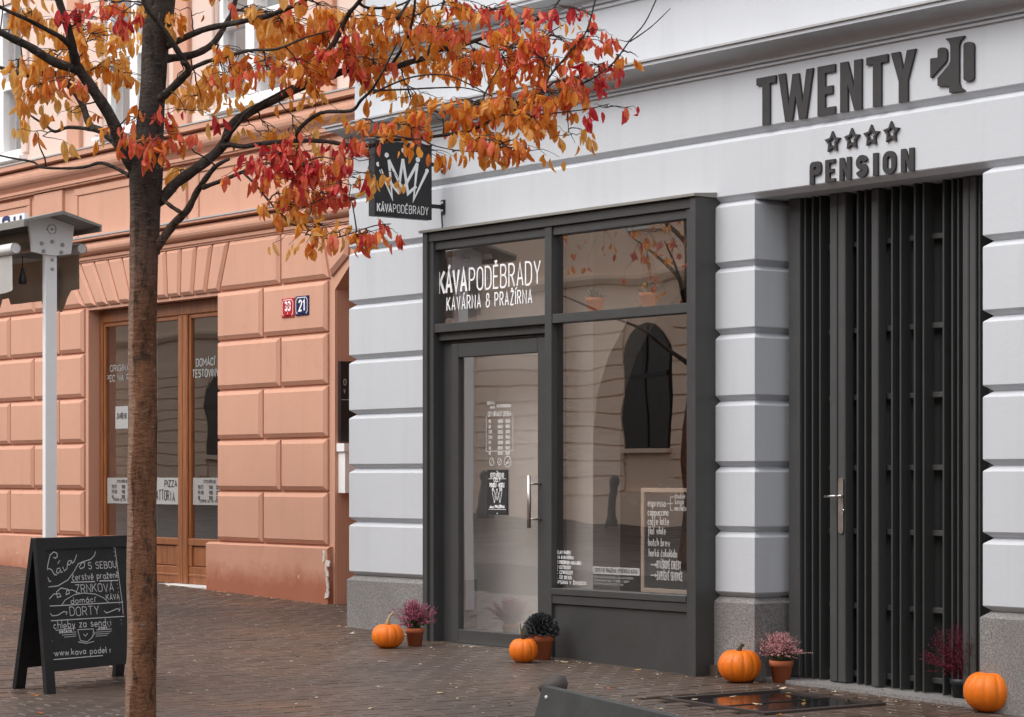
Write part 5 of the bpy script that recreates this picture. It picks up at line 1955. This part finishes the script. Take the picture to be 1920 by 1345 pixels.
def leafmat(name, c0, c1, trans=.42):
    t = NT(name)
    oi = t.n.new('ShaderNodeObjectInfo')
    n_ = t.noise(16, 3)
    c = t.mix(t.ramp(n_, [(.35, W(0)), (.65, W(1))]), c0, c1)
    c = t.mix(t.ramp(t.noise(70, 3), [(.62, W(0)), (.72, W(.5))]), c, mul(c0, .35))
    t.set(c, .5, .35)
    tr = t.n.new('ShaderNodeBsdfTranslucent')
    t.l.new(c, tr.inputs[0])
    mx = t.n.new('ShaderNodeMixShader')
    mx.inputs[0].default_value = trans
    t.l.new(t.b.outputs[0], mx.inputs[1])
    t.l.new(tr.outputs[0], mx.inputs[2])
    t.l.new(mx.outputs[0], t.n['Material Output'].inputs['Surface'])
    return t.m
LM = {'y': leafmat('amber_leaf', C3(.90, .47, .10), C3(.93, .60, .21), .55),
      'o': leafmat('orange_leaf', C3(.82, .30, .04), C3(.90, .45, .08), .48),
      'q': leafmat('rust_leaf', C3(.64, .16, .03), C3(.84, .31, .06), .45),
      'r': leafmat('scarlet_leaf', C3(.76, .10, .06), C3(.88, .27, .14), .45),
      'c': leafmat('crimson_leaf', C3(.50, .022, .035), C3(.74, .08, .085))}
LKEYS = list(LM)
def leaf_verts(L, wd, fold, curl, wav, rs):
    """a pointed oval leaf hanging from the origin along -z, folded on its midrib"""
    st = [(0, 0), (.14, .60), (.36, 1.0), (.60, .96), (.83, .56), (1, 0)]
    vs, fs = [], []
    mid, le, ri = [], [], []
    for i, (u, w) in enumerate(st):
        y = curl * u * u * L
        mid.append(Vector((0, y, -u * L)))
        a = fold
        hw = w * wd * L / 2
        wv = wav * L * rs.uniform(-1, 1)
        le.append(Vector((-hw * math.cos(a), y - hw * math.sin(a) + wv, -u * L)))
        ri.append(Vector((hw * math.cos(a), y - hw * math.sin(a) - wv * .6, -u * L)))
    vs = [mid[0]] + [v for i in range(1, 5) for v in (le[i], mid[i], ri[i])] + [mid[5]]
    fs = [(0, 1, 2), (0, 2, 3)]
    for i in range(3):
        b = 1 + 3 * i
        fs += [(b, b + 3, b + 4, b + 1), (b + 1, b + 4, b + 5, b + 2)]
    fs += [(10, 13, 11), (11, 13, 12)]
    # leaf stalk
    vs += [Vector((-.0012, 0, .0)), Vector((.0012, 0, 0)), Vector((0, .012, .03 + L * .1))]
    fs += [(14, 15, 16)]
    return vs, fs
class Tree:
    def __init__(s, root, seed):
        s.root, s.rs = root, random.Random(seed)
        s.skel = []
        s.leaves = []
        s.tw = MB()
        s.tw.smooth = True
    def branch(s, pts, w0, w1, name='branch', seg=9, skel=True):
        # smooth the traced points
        q = []
        n = len(pts)
        for i in range(n - 1):
            p0, p1, p2, p3 = pts[max(i - 1, 0)], pts[i], pts[i + 1], pts[min(i + 2, n - 1)]
            for k in range(4):
                u = k / 4
                q.append(.5 * ((2 * p1) + (p2 - p0) * u + (2 * p0 - 5 * p1 + 4 * p2 - p3) * u * u + (3 * p1 - p0 - 3 * p2 + p3) * u ** 3))
        q.append(pts[-1])
        N = len(q)
        rad = []
        for i in range(N):
            u = i / (N - 1)
            rad.append((w0 + (w1 - w0) * u) * .5 * (1 + .07 * math.sin(i * 2.1) + .04 * s.rs.uniform(-1, 1)))
        rad[0] *= 1.25
        m = MB()
        m.smooth = True
        m.tube(q, rad, seg)
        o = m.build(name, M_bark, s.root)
        if skel:
            s.skel += q[2:]
        return o
    def twig(s, a, b, r, sag=.0, wob=.03):
        n = 5
        pts = []
        d = b - a
        L = d.length
        for i in range(n + 1):
            u = i / n
            w = Vector((s.rs.uniform(-1, 1), s.rs.uniform(-1, 1), s.rs.uniform(-1, 1))) * wob * L * (1 if 0 < i < n else 0)
            pts.append(a + d * u + w + Vector((0, 0, sag * L * 4 * u * (1 - u))))
        s.tw.tube(pts, [r * (1 - .6 * i / n) for i in range(n + 1)], 4, False)
        return pts
    def leaf(s, p, key, size):
        rs = s.rs
        tilt = abs(rs.gauss(0, .55))
        M = Matrix.Translation(p) @ Matrix.Rotation(rs.uniform(0, 6.283), 4, 'Z') @ Matrix.Rotation(min(1.7, tilt), 4, 'X') @ Matrix.Rotation(rs.uniform(-1.2, 1.2), 4, 'Z')
        s.leaves.append((M, key, size))
    def cluster(s, c, rad, n, mix, size=(.055, .085), attach=True):
        rs = s.rs
        rx, ry, rz = rad
        hub = c + Vector((0, 0, rz * .35))
        if attach and s.skel:
            best = min(s.skel, key=lambda q: (q - hub).length + .25 * max(0, q.z - hub.z))
            main = s.twig(best, hub, .0048, .08, .05)
        else:
            main = [hub]
        left = n
        while left > 0:
            # short shoots carrying three to six leaves
            for _ in range(40):
                v = Vector((rs.uniform(-1, 1), rs.uniform(-1, 1), rs.uniform(-1, 1)))
                if v.length < 1:
                    break
            v *= 1.0 if rs.random() < .75 else rs.uniform(1.1, 1.5)
            e = c + Vector((v.x * rx * 1.05, v.y * ry, v.z * rz * 1.25))
            st = rs.choice(main[len(main) // 2:])
            pts = s.twig(st, e, .0024, .06, .06)
            k = min(left, rs.randint(3, 6))
            key = rs.choice(mix)
            for j in range(k):
                pos = pts[-1 - min(len(pts) - 1, int(rs.expovariate(.9)))] + Vector((rs.uniform(-1, 1), rs.uniform(-1, 1), rs.uniform(-1, .4))) * .022
                s.leaf(pos, key if rs.random() < .7 else rs.choice(mix), rs.uniform(*size))
            left -= k
    def finish(s, n_parts):
        rs = s.rs
        vars_ = [leaf_verts(1, rs.uniform(.42, .60), rs.uniform(.2, .95), rs.uniform(-.25, .35), .05, rs) for _ in range(10)]
        s.tw.build('twigs', M_twig, s.root, kind='stuff')
        order = sorted(range(len(s.leaves)), key=lambda i: -s.leaves[i][2] / max(1, (s.leaves[i][0].translation - CAM).dot(FW)) * (0 if s.hidden(s.leaves[i][0].translation) else 1))
        meshes = {}
        base = ORG[s.root]
        for r_, i in enumerate(order):
            if r_ >= n_parts:
                break
            M, key, size = s.leaves[i]
            k = (key, i % len(vars_))
            if k not in meshes:
                me = bpy.data.meshes.new('leaf')
                me.from_pydata(vars_[k[1]][0], [], vars_[k[1]][1])
                me.materials.append(LM[key])
                meshes[k] = me
            o = bpy.data.objects.new('leaf', meshes[k])
            COL.objects.link(o)
            o.parent = s.root
            o.matrix_local = Matrix.Translation(-base) @ M @ Matrix.Scale(size, 4)
        m = MB()
        for i in order[n_parts:]:
            M, key, size = s.leaves[i]
            vs, fs = vars_[i % len(vars_)]
            m.cur = LKEYS.index(key)
            MM = M @ Matrix.Scale(size, 4)
            m.add([MM @ v for v in vs], fs)
        me = bpy.data.meshes.new('foliage')
        me.from_pydata([v - base for v in m.v], [], m.f)
        for k in LKEYS:
            me.materials.append(LM[k])
        me.polygons.foreach_set('material_index', m.m)
        me.update()
        link('foliage', me, s.root, kind='stuff')
    def hidden(s, p):
        q = p - CAM
        Z = q.dot(FW)
        if Z < 1:
            return True
        px, py = 960 + F * q.dot(RT) / Z, YV - F * q.z / Z
        return not (10 < px < 1910 and 10 < py < 1335)
TZ = 11.5
base = P(265, 1396, TZ)
base.z = ground_z(base.x)
tree = thing('autumn_tree', 'young street tree with grey brown trunk and orange, amber and red autumn leaves', 'tree', base)
T = Tree(tree, 21)
U1 = TZ / F                                                 # metres per photo pixel at the trunk
m = MB()
m.smooth = True
tr_pts = [(264, 1405, 84, 0), (264, 1385, 68, 0), (265, 1345, 59, 0), (266, 1200, 56, 0), (266, 1000, 55, 0), (267, 800, 54, 0), (268, 600, 54, 0), (270, 480, 55, 0), (272, 400, 57, 0), (273, 345, 64, 0), (274, 300, 66, .0),
          (278, 255, 55, .02), (284, 200, 48, .03), (288, 150, 48, .04), (291, 90, 52, .05), (296, 40, 58, .06), (300, 0, 56, .06), (306, -60, 44, .08), (318, -160, 36, .1), (322, -300, 28, .05), (330, -450, 18, 0), (326, -600, 9, .1)]
rs = random.Random(9)
rings = []
segs = 20
for k in range(len(tr_pts) - 1):
    a, b = tr_pts[k], tr_pts[k + 1]
    steps = max(1, int(abs(b[1] - a[1]) / 26))
    for j in range(steps):
        u = j / steps
        x, y, w, dz = [a[i] + (b[i] - a[i]) * u for i in range(4)]
        c = P(x, y, TZ + dz)
        r = w / 2 * U1
        rings.append([c + (RT * math.cos(2 * math.pi * q / segs) + FW * math.sin(2 * math.pi * q / segs)) * r * (1 + .10 * (noise.noise(Vector((math.cos(2 * math.pi * q / segs) * 1.3, math.sin(2 * math.pi * q / segs) * 1.3, c.z * 3.0)))) + .05 * noise.noise(Vector((math.cos(2 * math.pi * q / segs) * 4, math.sin(2 * math.pi * q / segs) * 4, c.z * 9)))) for q in range(segs)])
m.rings(rings, True, True)
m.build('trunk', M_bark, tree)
T.skel += [P(x, y, TZ + dz) for x, y, w, dz in tr_pts[9:]]
def br(pts, w0, w1, d0=0.0, d1=0.0, ext=None):
    n = len(pts)
    q = [P(x, y, TZ + d0 + (d1 - d0) * i / (n - 1)) for i, (x, y) in enumerate(pts)]
    return T.branch(q, w0 * U1, w1 * U1)
br([(262, 335), (236, 290), (208, 222), (172, 165), (146, 127), (138, 100), (127, 52), (110, 0), (92, -70), (70, -180), (60, -300)], 27, 8, 0, -.5)
br([(240, 300), (220, 271), (192, 247), (168, 234), (151, 189), (117, 148), (93, 136), (55, 142), (0, 127), (-80, 100), (-180, 90)], 17, 6, 0, .55)
br([(146, 130), (103, 117), (52, 86), (0, 60), (-70, 10), (-160, -60), (-240, -160)], 19, 7, -.2, -.6)
br([(140, 98), (118, 73), (86, 55), (45, 34), (7, 17), (-60, -20)], 11, 5, -.22, -.9)
br([(243, 330), (230, 322), (192, 306), (160, 313), (127, 316), (76, 314), (62, 304), (0, 292), (-70, 270)], 8, 3, 0, .35)
br([(192, 247), (165, 242), (127, 239), (103, 247), (85, 235), (58, 217), (30, 190)], 9, 3, .1, .6)
br([(290, 190), (309, 178), (344, 144), (354, 131), (344, 113), (323, 79), (296, 41), (271, 7), (255, -60), (240, -170)], 17, 6, .02, -.35)
br([(354, 131), (385, 117), (420, 107), (470, 95), (520, 92), (575, 70), (620, 58)], 9, 2.5, 0, -.4)
br([(300, 112), (316, 110), (361, 103), (395, 86), (412, 65), (423, 45), (437, 18), (455, -60), (480, -160), (490, -280)], 17, 5, .05, .5)
br([(306, 92), (323, 82), (378, 57), (430, 45), (498, 31), (543, 14), (571, 0), (640, -50), (720, -120), (800, -170)], 14, 5, .05, -.3)
br([(437, 18), (470, 22), (510, 22), (560, 25)], 6, 2, .3, .6)
br([(285, 385), (302, 375), (330, 344), (378, 309), (416, 275), (433, 237), (464, 213), (516, 186), (584, 155), (619, 144), (640, 135), (673, 128), (729, 129), (765, 118), (796, 109), (818, 96), (863, 85), (888, 78), (952, 54), (985, 42), (1014, 36), (1029, 27), (1049, 0), (1075, -40)], 22, 3, 0, .25)
br([(584, 155), (598, 127), (629, 76), (653, 28), (672, 5), (720, -60), (750, -150)], 13, 5, .08, -.3)
br([(423, 262), (445, 235), (470, 205), (516, 178), (550, 160)], 8, 3, .0, -.35)
br([(290, 470), (299, 457), (327, 419), (351, 395), (371, 357), (395, 323), (409, 309), (430, 298)], 20, 6, 0, -.15)
br([(300, 372), (309, 378), (325, 390), (342, 400)], 8, 8, 0, -.08)
br([(380, 352), (413, 340), (454, 323), (484, 310), (520, 305), (560, 310)], 9, 4, -.1, -.35)
br([(418, 275), (432, 272), (457, 275), (495, 269), (560, 264), (615, 266), (650, 272), (698, 273), (729, 262), (760, 262), (830, 254), (892, 241), (940, 216), (996, 196), (1011, 178), (1036, 136), (1060, 109), (1083, 80), (1101, 56), (1116, 0), (1125, -40)], 10, 2.5, 0, -.35)
br([(560, 262), (560, 243), (601, 212), (658, 208), (677, 188), (698, 167), (720, 130), (745, 80)], 9, 3, -.12, -.5)
br([(700, 175), (729, 161), (765, 147), (807, 140), (845, 143), (885, 161), (923, 181)], 4, 2, -.4, -.5)
br([(700, 170), (760, 168), (820, 165), (870, 165), (910, 175)], 4, 2, -.4, -.2)
br([(1011, 178), (1045, 152), (1085, 158), (1118, 143), (1152, 116), (1181, 76), (1208, 45), (1230, 0), (1240, -30)], 4, 2, -.25, -.2)
br([(1181, 78), (1200, 66), (1225, 47), (1257, 16)], 3, 1.5, -.22, -.3)
br([(888, 78), (940, 94), (1002, 78), (1036, 58), (1056, 47)], 4, 2, .2, .4)
br([(454, 323), (462, 330), (484, 352), (499, 371), (520, 395), (533, 407), (544, 420), (571, 427), (606, 446), (638, 444), (700, 424), (733, 420)], 5, 2, -.2, -.5)
br([(940, 216), (1010, 215), (1078, 208), (1110, 203), (1143, 195)], 3, 1.5, -.3, -.3)
br([(760, 262), (790, 262), (820, 275), (880, 285), (930, 280)], 3, 1.5, -.3, -.4)
br([(672, 5), (690, 15), (730, 14), (760, 5), (800, -20)], 6, 3, -.1, .3)
br([(800, 109), (815, 60), (830, 10), (845, -50), (870, -120)], 6, 3, .2, .5)
br([(745, 35), (765, 5), (790, -40)], 7, 3, 0, .2)
br([(730, 128), (760, 80), (775, 30), (780, -30)], 7, 4, .1, -.2)
def cl(px, py, rx, ry, n, mix, dz=0.0, size=(.038, .080)):
    k = mix.count('y') > 2
    T.cluster(P(px, py, TZ + dz), (rx * U1 * .75, .17 + rx * U1 * .35, ry * U1), int(n * (2.2 if k else 2.0)), mix, (.048, .094) if k else size)
Y, O, R, C_ = 'yyyyo', 'oooyyqyyor', 'rrqo', 'ccrr'
for a in [
    (60, 30, 55, 24, 26, Y, .4), (30, 120, 40, 26, 16, Y, .3), (8, 70, 16, 30, 6, O, -.2), (75, 172, 50, 40, 34, Y, .4), (108, 112, 36, 26, 14, Y, .2), (95, 95, 30, 12, 5, O, -.2), (170, 55, 52, 22, 20, Y, .3),
    (160, 30, 26, 18, 10, C_, -.3), (184, 42, 14, 20, 7, C_, -.3), (231, 32, 14, 26, 9, C_, -.35), (205, 10, 30, 12, 10, R, -.3), (133, 158, 22, 22, 15, 'qqro', -.3), (108, 126, 10, 10, 4, 'q', -.2), (212, 130, 52, 40, 40, Y, .4), (190, 60, 40, 16, 14, Y, .2),
    (140, 52, 30, 20, 12, Y, .3), (80, 262, 26, 20, 4, Y, .3), (132, 214, 18, 12, 3, 'qo', -.1), (68, 250, 7, 14, 1, 'q', .1), (278, 238, 28, 42, 26, 'rrqq', -.35), (300, 262, 46, 26, 26, R, -.35), (225, 252, 12, 22, 8, 'qo', -.3), (345, 210, 26, 14, 6, 'rc', -.2),
    (300, 35, 30, 20, 7, 'yo', -.1), (270, 25, 20, 20, 6, 'yo', -.1), (356, 20, 14, 12, 3, 'qo', 0), (370, 190, 46, 30, 14, Y, .4), (400, 132, 50, 12, 12, O, -.1), (455, 105, 60, 18, 26, 'oqqr', -.1), (500, 140, 46, 26, 24, 'oqrr', -.2), (430, 140, 40, 14, 10, R, -.2), (560, 130, 36, 24, 22, 'oqoy', -.2), (550, 70, 50, 24, 26, Y, .3), (420, 170, 70, 40, 22, Y, .5), (470, 22, 60, 14, 20, O, .2), (330, 160, 30, 20, 8, Y, .4),
    (530, 50, 60, 34, 44, O, 0), (600, 60, 54, 40, 50, O, .1), (600, 15, 60, 16, 24, O, -.1), (625, 110, 50, 32, 40, 'oqrr', .0), (660, 105, 30, 24, 20, 'rrcq', -.1), (560, 262, 70, 24, 18, 'yyo', .3), (505, 255, 46, 14, 12, Y, .3), (640, 60, 20, 20, 8, 'rc', -.2), (340, 330, 30, 16, 6, Y, .2), (480, 250, 20, 14, 6, O, .1),
    (530, 300, 62, 34, 64, C_ + 'r', -.35), (560, 270, 30, 18, 16, 'ccr', -.35), (590, 320, 34, 26, 24, C_, -.4), (480, 315, 20, 22, 12, R, -.3), (555, 350, 46, 26, 34, 'qrro', -.35), (540, 385, 40, 24, 24, 'oyqo', -.35), (600, 372, 22, 26, 14, 'rqc', -.4), (520, 370, 16, 26, 8, 'oy', -.3), (640, 305, 18, 20, 8, C_, -.4), (650, 345, 12, 22, 6, 'cr', -.4), (594, 428, 26, 28, 20, 'oyoy', -.45), (572, 450, 12, 20, 5, 'y', -.4), (636, 438, 16, 14, 7, R, -.45), (664, 446, 16, 12, 8, R, -.45), (690, 440, 18, 12, 8, R, -.45), (722, 432, 16, 14, 8, 'rcr', -.45), (668, 338, 32, 12, 10, 'yy', -.3), (690, 320, 10, 10, 3, 'qo', -.3),
    (690, 60, 50, 44, 52, 'oqoy', .0), (745, 50, 50, 40, 46, 'oyoq', .1), (700, 120, 40, 24, 26, 'rqco', .0), (700, 95, 50, 30, 24, O, .2), (800, 35, 60, 28, 40, 'yoyo', .2), (840, 15, 40, 14, 16, 'oy', .0), (845, 65, 50, 24, 30, 'qorr', .0), (850, 105, 60, 34, 50, 'oyoq', .1), (905, 130, 56, 34, 54, 'oqor', .0), (960, 100, 50, 40, 60, 'oqrr', -.1), (960, 60, 40, 14, 16, R, .1), (1010, 120, 50, 36, 50, 'oqrq', -.2), (1040, 75, 34, 22, 26, R, -.2), (910, 18, 90, 14, 32, 'rcro', .1), (1060, 20, 60, 16, 16, 'crc', -.2), (1020, 35, 30, 16, 10, R, .1), (1105, 65, 20, 14, 10, 'rcr', -.25), (1090, 80, 40, 22, 20, 'rqr', -.25), (1120, 125, 34, 12, 16, 'rcr', -.25), (1085, 150, 34, 14, 16, 'rqc', -.25), (1155, 105, 8, 8, 3, 'oq', -.2), (1192, 105, 8, 6, 2, 'oq', -.2), (1178, 80, 5, 6, 1, 'q', -.2), (1148, 127, 8, 10, 3, 'c', -.2),
    (1030, 185, 50, 28, 42, 'oqro', -.3), (1060, 165, 24, 24, 16, 'rq', -.3), (970, 200, 60, 24, 40, O, -.2), (905, 205, 50, 22, 30, 'oqo', -.2), (1000, 225, 44, 18, 24, 'oyq', -.3), (900, 265, 46, 18, 28, O, -.35), (945, 275, 46, 20, 28, 'oqor', -.35), (990, 285, 30, 14, 12, 'oq', -.35), (1065, 260, 20, 16, 8, 'oy', -.3), (870, 215, 40, 14, 14, 'oqr', -.2), (830, 215, 40, 16, 20, 'qor', -.2), (780, 235, 50, 12, 14, O, -.2), (770, 240, 70, 12, 14, 'qor', -.3), (700, 235, 40, 16, 16, 'oq', -.2), (705, 262, 40, 10, 4, 'oqr', -.35), (700, 300, 8, 8, 1, 'oq', -.3), (660, 270, 40, 14, 14, 'rqc', -.2), (770, 190, 70, 26, 20, 'yyo', .3), (715, 165, 46, 30, 16, 'yyo', .3), (800, 280, 40, 8, 5, 'oq', -.35), (798, 290, 16, 14, 5, 'oq', -.35), (850, 290, 10, 10, 2, 'o', -.3), (1140, 205, 20, 8, 5, 'rc', -.3), (1110, 215, 14, 10, 3, 'cr', -.3), (720, 345, 10, 12, 2, 'y', -.2), (600, 190, 40, 20, 10, Y, .3), (790, 130, 50, 20, 16, 'oy', .3),
    # the crown goes on above and to the left of the picture
    (20, -80, 160, 60, 70, Y, .2), (220, -90, 140, 60, 60, O, 0), (440, -90, 140, 60, 60, O, .2), (660, -100, 140, 60, 60, O, 0), (860, -90, 120, 50, 50, R, .1), (-120, 40, 90, 90, 50, Y, .3), (250, -260, 200, 80, 60, O, 0), (520, -250, 180, 80, 60, O, .1), (320, -420, 160, 80, 50, R, 0), (-150, 200, 60, 60, 20, Y, .3)]:
    cl(*a)
for dz, n in ((1.1, 150), (-1.0, 120)):                      # nearer and farther limbs round the trunk, above the frame
    for k in range(5):
        T.cluster(P(120 + 130 * k, -250 - 40 * (k % 2), TZ + dz), (.28, .35, .22), n // 5, O, attach=True)
T.finish(298)

# ------------------------------------------------------------------ across the street (seen in the window panes)
M_opp = plaster('tan_plaster', (.80, .61, .47, 1), .08)
opp = thing('tan_building', 'tan rusticated house across the street, seen reflected in the cafe panes', 'building', (-32, -17, .5))
YP = -16.8
m = MB()
m.box(-64, 4, YP - .6, YP - .05, -1.0, 9.2)
m.build('wall', M_opp, opp)
wx = [-31.62 - 6.3 * 4 + 6.3 * k for k in range(10)]
for k in range(13):
    z0 = .98 + .275 * k
    for a, b in zip([-64] + [w + 1.25 for w in wx], wx + [4]):
        if z0 > 3.75:
            continue
        m = MB()
        x1, x0 = b, a
        if b - a < .1:
            continue
        m.box(a, b, YP - .05, YP, z0 + .018, z0 + .257)
        m.build('stone_block', M_opp, opp)
m = MB()
m.box(-64, 4, YP - .05, YP + .05, -.9, .97)
m.build('plinth', M_opp, opp)
m = MB()
m.sweep_x([(YP - .05, 4.56), (YP + .05, 4.58), (YP + .12, 4.68), (YP + .12, 4.74), (YP - .05, 4.8)], -64, 4)
m.sweep_x([(YP - .05, 9.0), (YP + .15, 9.05), (YP + .5, 9.25), (YP + .5, 9.4), (YP - .05, 9.45)], -64, 4)
m.build('cornice', M_opp, opp)
for w in wx:
    m = MB()
    pts = [(w + .05, 1.75), (w + 1.2, 1.75), (w + 1.2, 3.3)]
    for k in range(9):
        a = math.pi * k / 8
        pts.append((w + .625 + .575 * math.cos(a), 3.3 + .5 * math.sin(a)))
    m.prism([Vector((x, YP + .012, z)) for x, z in pts], (0, -.06, 0))
    fo = m.build('window', M_opane, opp)
    m = MB()
    m.box(w + .57, w + .68, YP + .013, YP + .04, 1.76, 3.75)
    m.box(w + .06, w + 1.19, YP + .013, YP + .038, 2.9, 3.0)
    m.build('frame', M_black, fo)
    m = MB()
    m.box(w - .05, w + 1.3, YP + .001, YP + .12, 1.66, 1.745)
    m.build('window_sill', M_opp, fo)
    m = MB()
    m.box(w + .1, w + 1.15, YP - .049, YP - .02, 5.5, 7.5)
    fo = m.build('window', M_opane, opp)
    m = MB()
    m.box(w, w + .099, YP - .049, YP + .04, 5.4, 7.6)
    m.box(w + 1.151, w + 1.25, YP - .049, YP + .04, 5.4, 7.6)
    m.box(w + .1, w + 1.15, YP - .049, YP + .04, 7.501, 7.6)
    m.box(w + .1, w + 1.15, YP - .049, YP + .08, 5.4, 5.499)
    m.build('window_surround', M_offwhite, fo)
for bx, by, lab in ((-29.9, -15.1, 'dark cast iron bollard across the street, reflected in the display window'), (-33.4, -15.1, 'dark cast iron bollard across the street, reflected in the door pane')):
    b = thing('bollard', lab, 'bollard', (bx, by, ground_z(bx)), 'bollards across the street')
    m = MB()
    m.smooth = True
    m.lathe((bx, by, ground_z(bx) - .02), [(0, 0), (.12, 0), (.12, .12), (.085, .2), (.075, .55), (.065, .62), (.09, .66), (.095, .74), (.06, .8), (0, .82)], 16)
    m.build('shaft', M_black, b)
b2 = Vector((-20.5, -8.3, ground_z(-20.5)))
tree2 = thing('autumn_tree', 'russet street tree on the other side of the street, seen only in the cafe panes', 'tree', b2)
T2 = Tree(tree2, 77)
T2.branch([b2 + Vector(v) for v in ((0, 0, -.05), (.02, 0, .6), (0, .02, 1.4), (.03, 0, 2.3), (0, 0, 3.2), (.05, .05, 4.2), (0, 0, 5.4))], .17, .05, 'trunk', 12)
for k in range(9):
    a = k * 2.4
    z = 2.0 + .28 * k
    d = Vector((math.cos(a), math.sin(a), .55))
    T2.branch([b2 + Vector((0, 0, z)), b2 + Vector((0, 0, z)) + d * .5 + Vector((0, 0, .1)), b2 + Vector((0, 0, z)) + d * (1.5 - .06 * k)], .06, .015)
for k in range(34):
    a, r = k * 2.39996, 1.35 * math.sqrt((k % 11 + 1) / 11)
    T2.cluster(b2 + Vector((math.cos(a) * r, math.sin(a) * r, 3.3 + 2.6 * (k / 34) + .2 * math.sin(k))), (.42, .42, .32), 42, 'qqqrooc', (.06, .09))
T2.finish(0)

# ------------------------------------------------------------------ fallen leaves and litter
rs = random.Random(31)
spots = [(858, 1206), (893, 1214), (1066, 1243), (1090, 1245), (1190, 1259), (1139, 1291), (707, 1242), (1615, 1291), (1668, 1300), (1590, 1313), (1506, 1315), (1455, 1343), (1309, 1313), (1430, 1323), (1500, 1349), (1560, 1284), (1549, 1286), (1412, 1283), (1324, 1267), (1035, 1240),
         (312, 1101), (338, 1103), (395, 1107), (418, 1118), (433, 1117), (520, 1123), (560, 1124), (578, 1122), (605, 1123), (410, 1119), (1385, 1307), (1510, 1278), (1692, 1326), (1240, 1330), (90, 1190), (85, 1340), (560, 1232), (640, 1148), (655, 1190), (1475, 1290), (1484, 1301), (75, 1305), (500, 1290), (820, 1300), (960, 1322), (700, 1330), (424, 1113), (385, 1104)]
lm = {}
M_pale_leaf = leafmat('pale_dry_leaf', C3(.55, .42, .28), C3(.7, .58, .42), .1)
for i, (px, py) in enumerate(spots):
    p = gr(px, py)
    k = i % 6
    if k not in lm:
        vs, fs = leaf_verts(1, .5, rs.uniform(.1, .5), rs.uniform(-.2, .3), .04, rs)
        me = bpy.data.meshes.new('fallen_leaf')
        me.from_pydata(vs, [], fs)
        me.materials.append(M_pale_leaf if k < 4 else LM['yq'[k - 4]])
        lm[k] = me
    o = bpy.data.objects.new('fallen_leaf', lm[k])
    COL.objects.link(o)
    o.matrix_world = Matrix.Translation((p.x, p.y, ground_z(p.x) + .008)) @ Matrix.Rotation(rs.uniform(0, 6.28), 4, 'Z') @ Matrix.Rotation(math.radians(90) + rs.uniform(-.2, .2), 4, 'X') @ Matrix.Scale(rs.uniform(.042, .072), 4)
    near = ('on the wet access cover' if 1265 < px < 1640 and py > 1296 else 'along the gate threshold' if px > 1480 else 'beside the broad pumpkin' if px > 1300 else 'under the display window' if px > 1000 else
            'before the cafe doorstep' if px > 840 else 'beside the pale stemmed pumpkin' if px > 690 else 'along the salmon plinth' if py < 1130 and px > 380 else 'before the restaurant door' if py < 1130 else 'near the chalk board' if px < 200 else 'on the open paving')
    tag(o, ('small pale dry leaf lying ' if k < 4 else 'small yellow leaf lying ') + near, 'leaf', 'fallen leaves on the paving')

m = MB()
for i in range(420):
    if i < 170:                                              # swept up along the wall feet
        x = rs.uniform(-21.5, -9.0)
        wallY = 1.13 if x < -15.4 else (-.20 if -14.2 < x < -11.2 else -.03)
        y = wallY - abs(rs.gauss(0, .07)) - .01
    else:
        x, y = rs.uniform(-20, -8.6), rs.uniform(-5.5, -.3)
    z = ground_z(x) + .006
    s_ = rs.uniform(.004, .012)
    a = rs.uniform(0, 6.28)
    u, v = Vector((math.cos(a), math.sin(a), rs.uniform(-.2, .2))) * s_, Vector((-math.sin(a), math.cos(a), rs.uniform(-.2, .2))) * s_ * rs.uniform(.3, .8)
    c = Vector((x, y, z))
    m.add([c - u, c + v, c + u, c - v, c + Vector((0, 0, s_ * .4))], [(0, 1, 4), (1, 2, 4), (2, 3, 4), (3, 0, 4), (0, 3, 2, 1)])
m.build('leaf_crumbs', M_pale_leaf, kind='stuff', label='tiny dry leaf crumbs strewn over the paving')
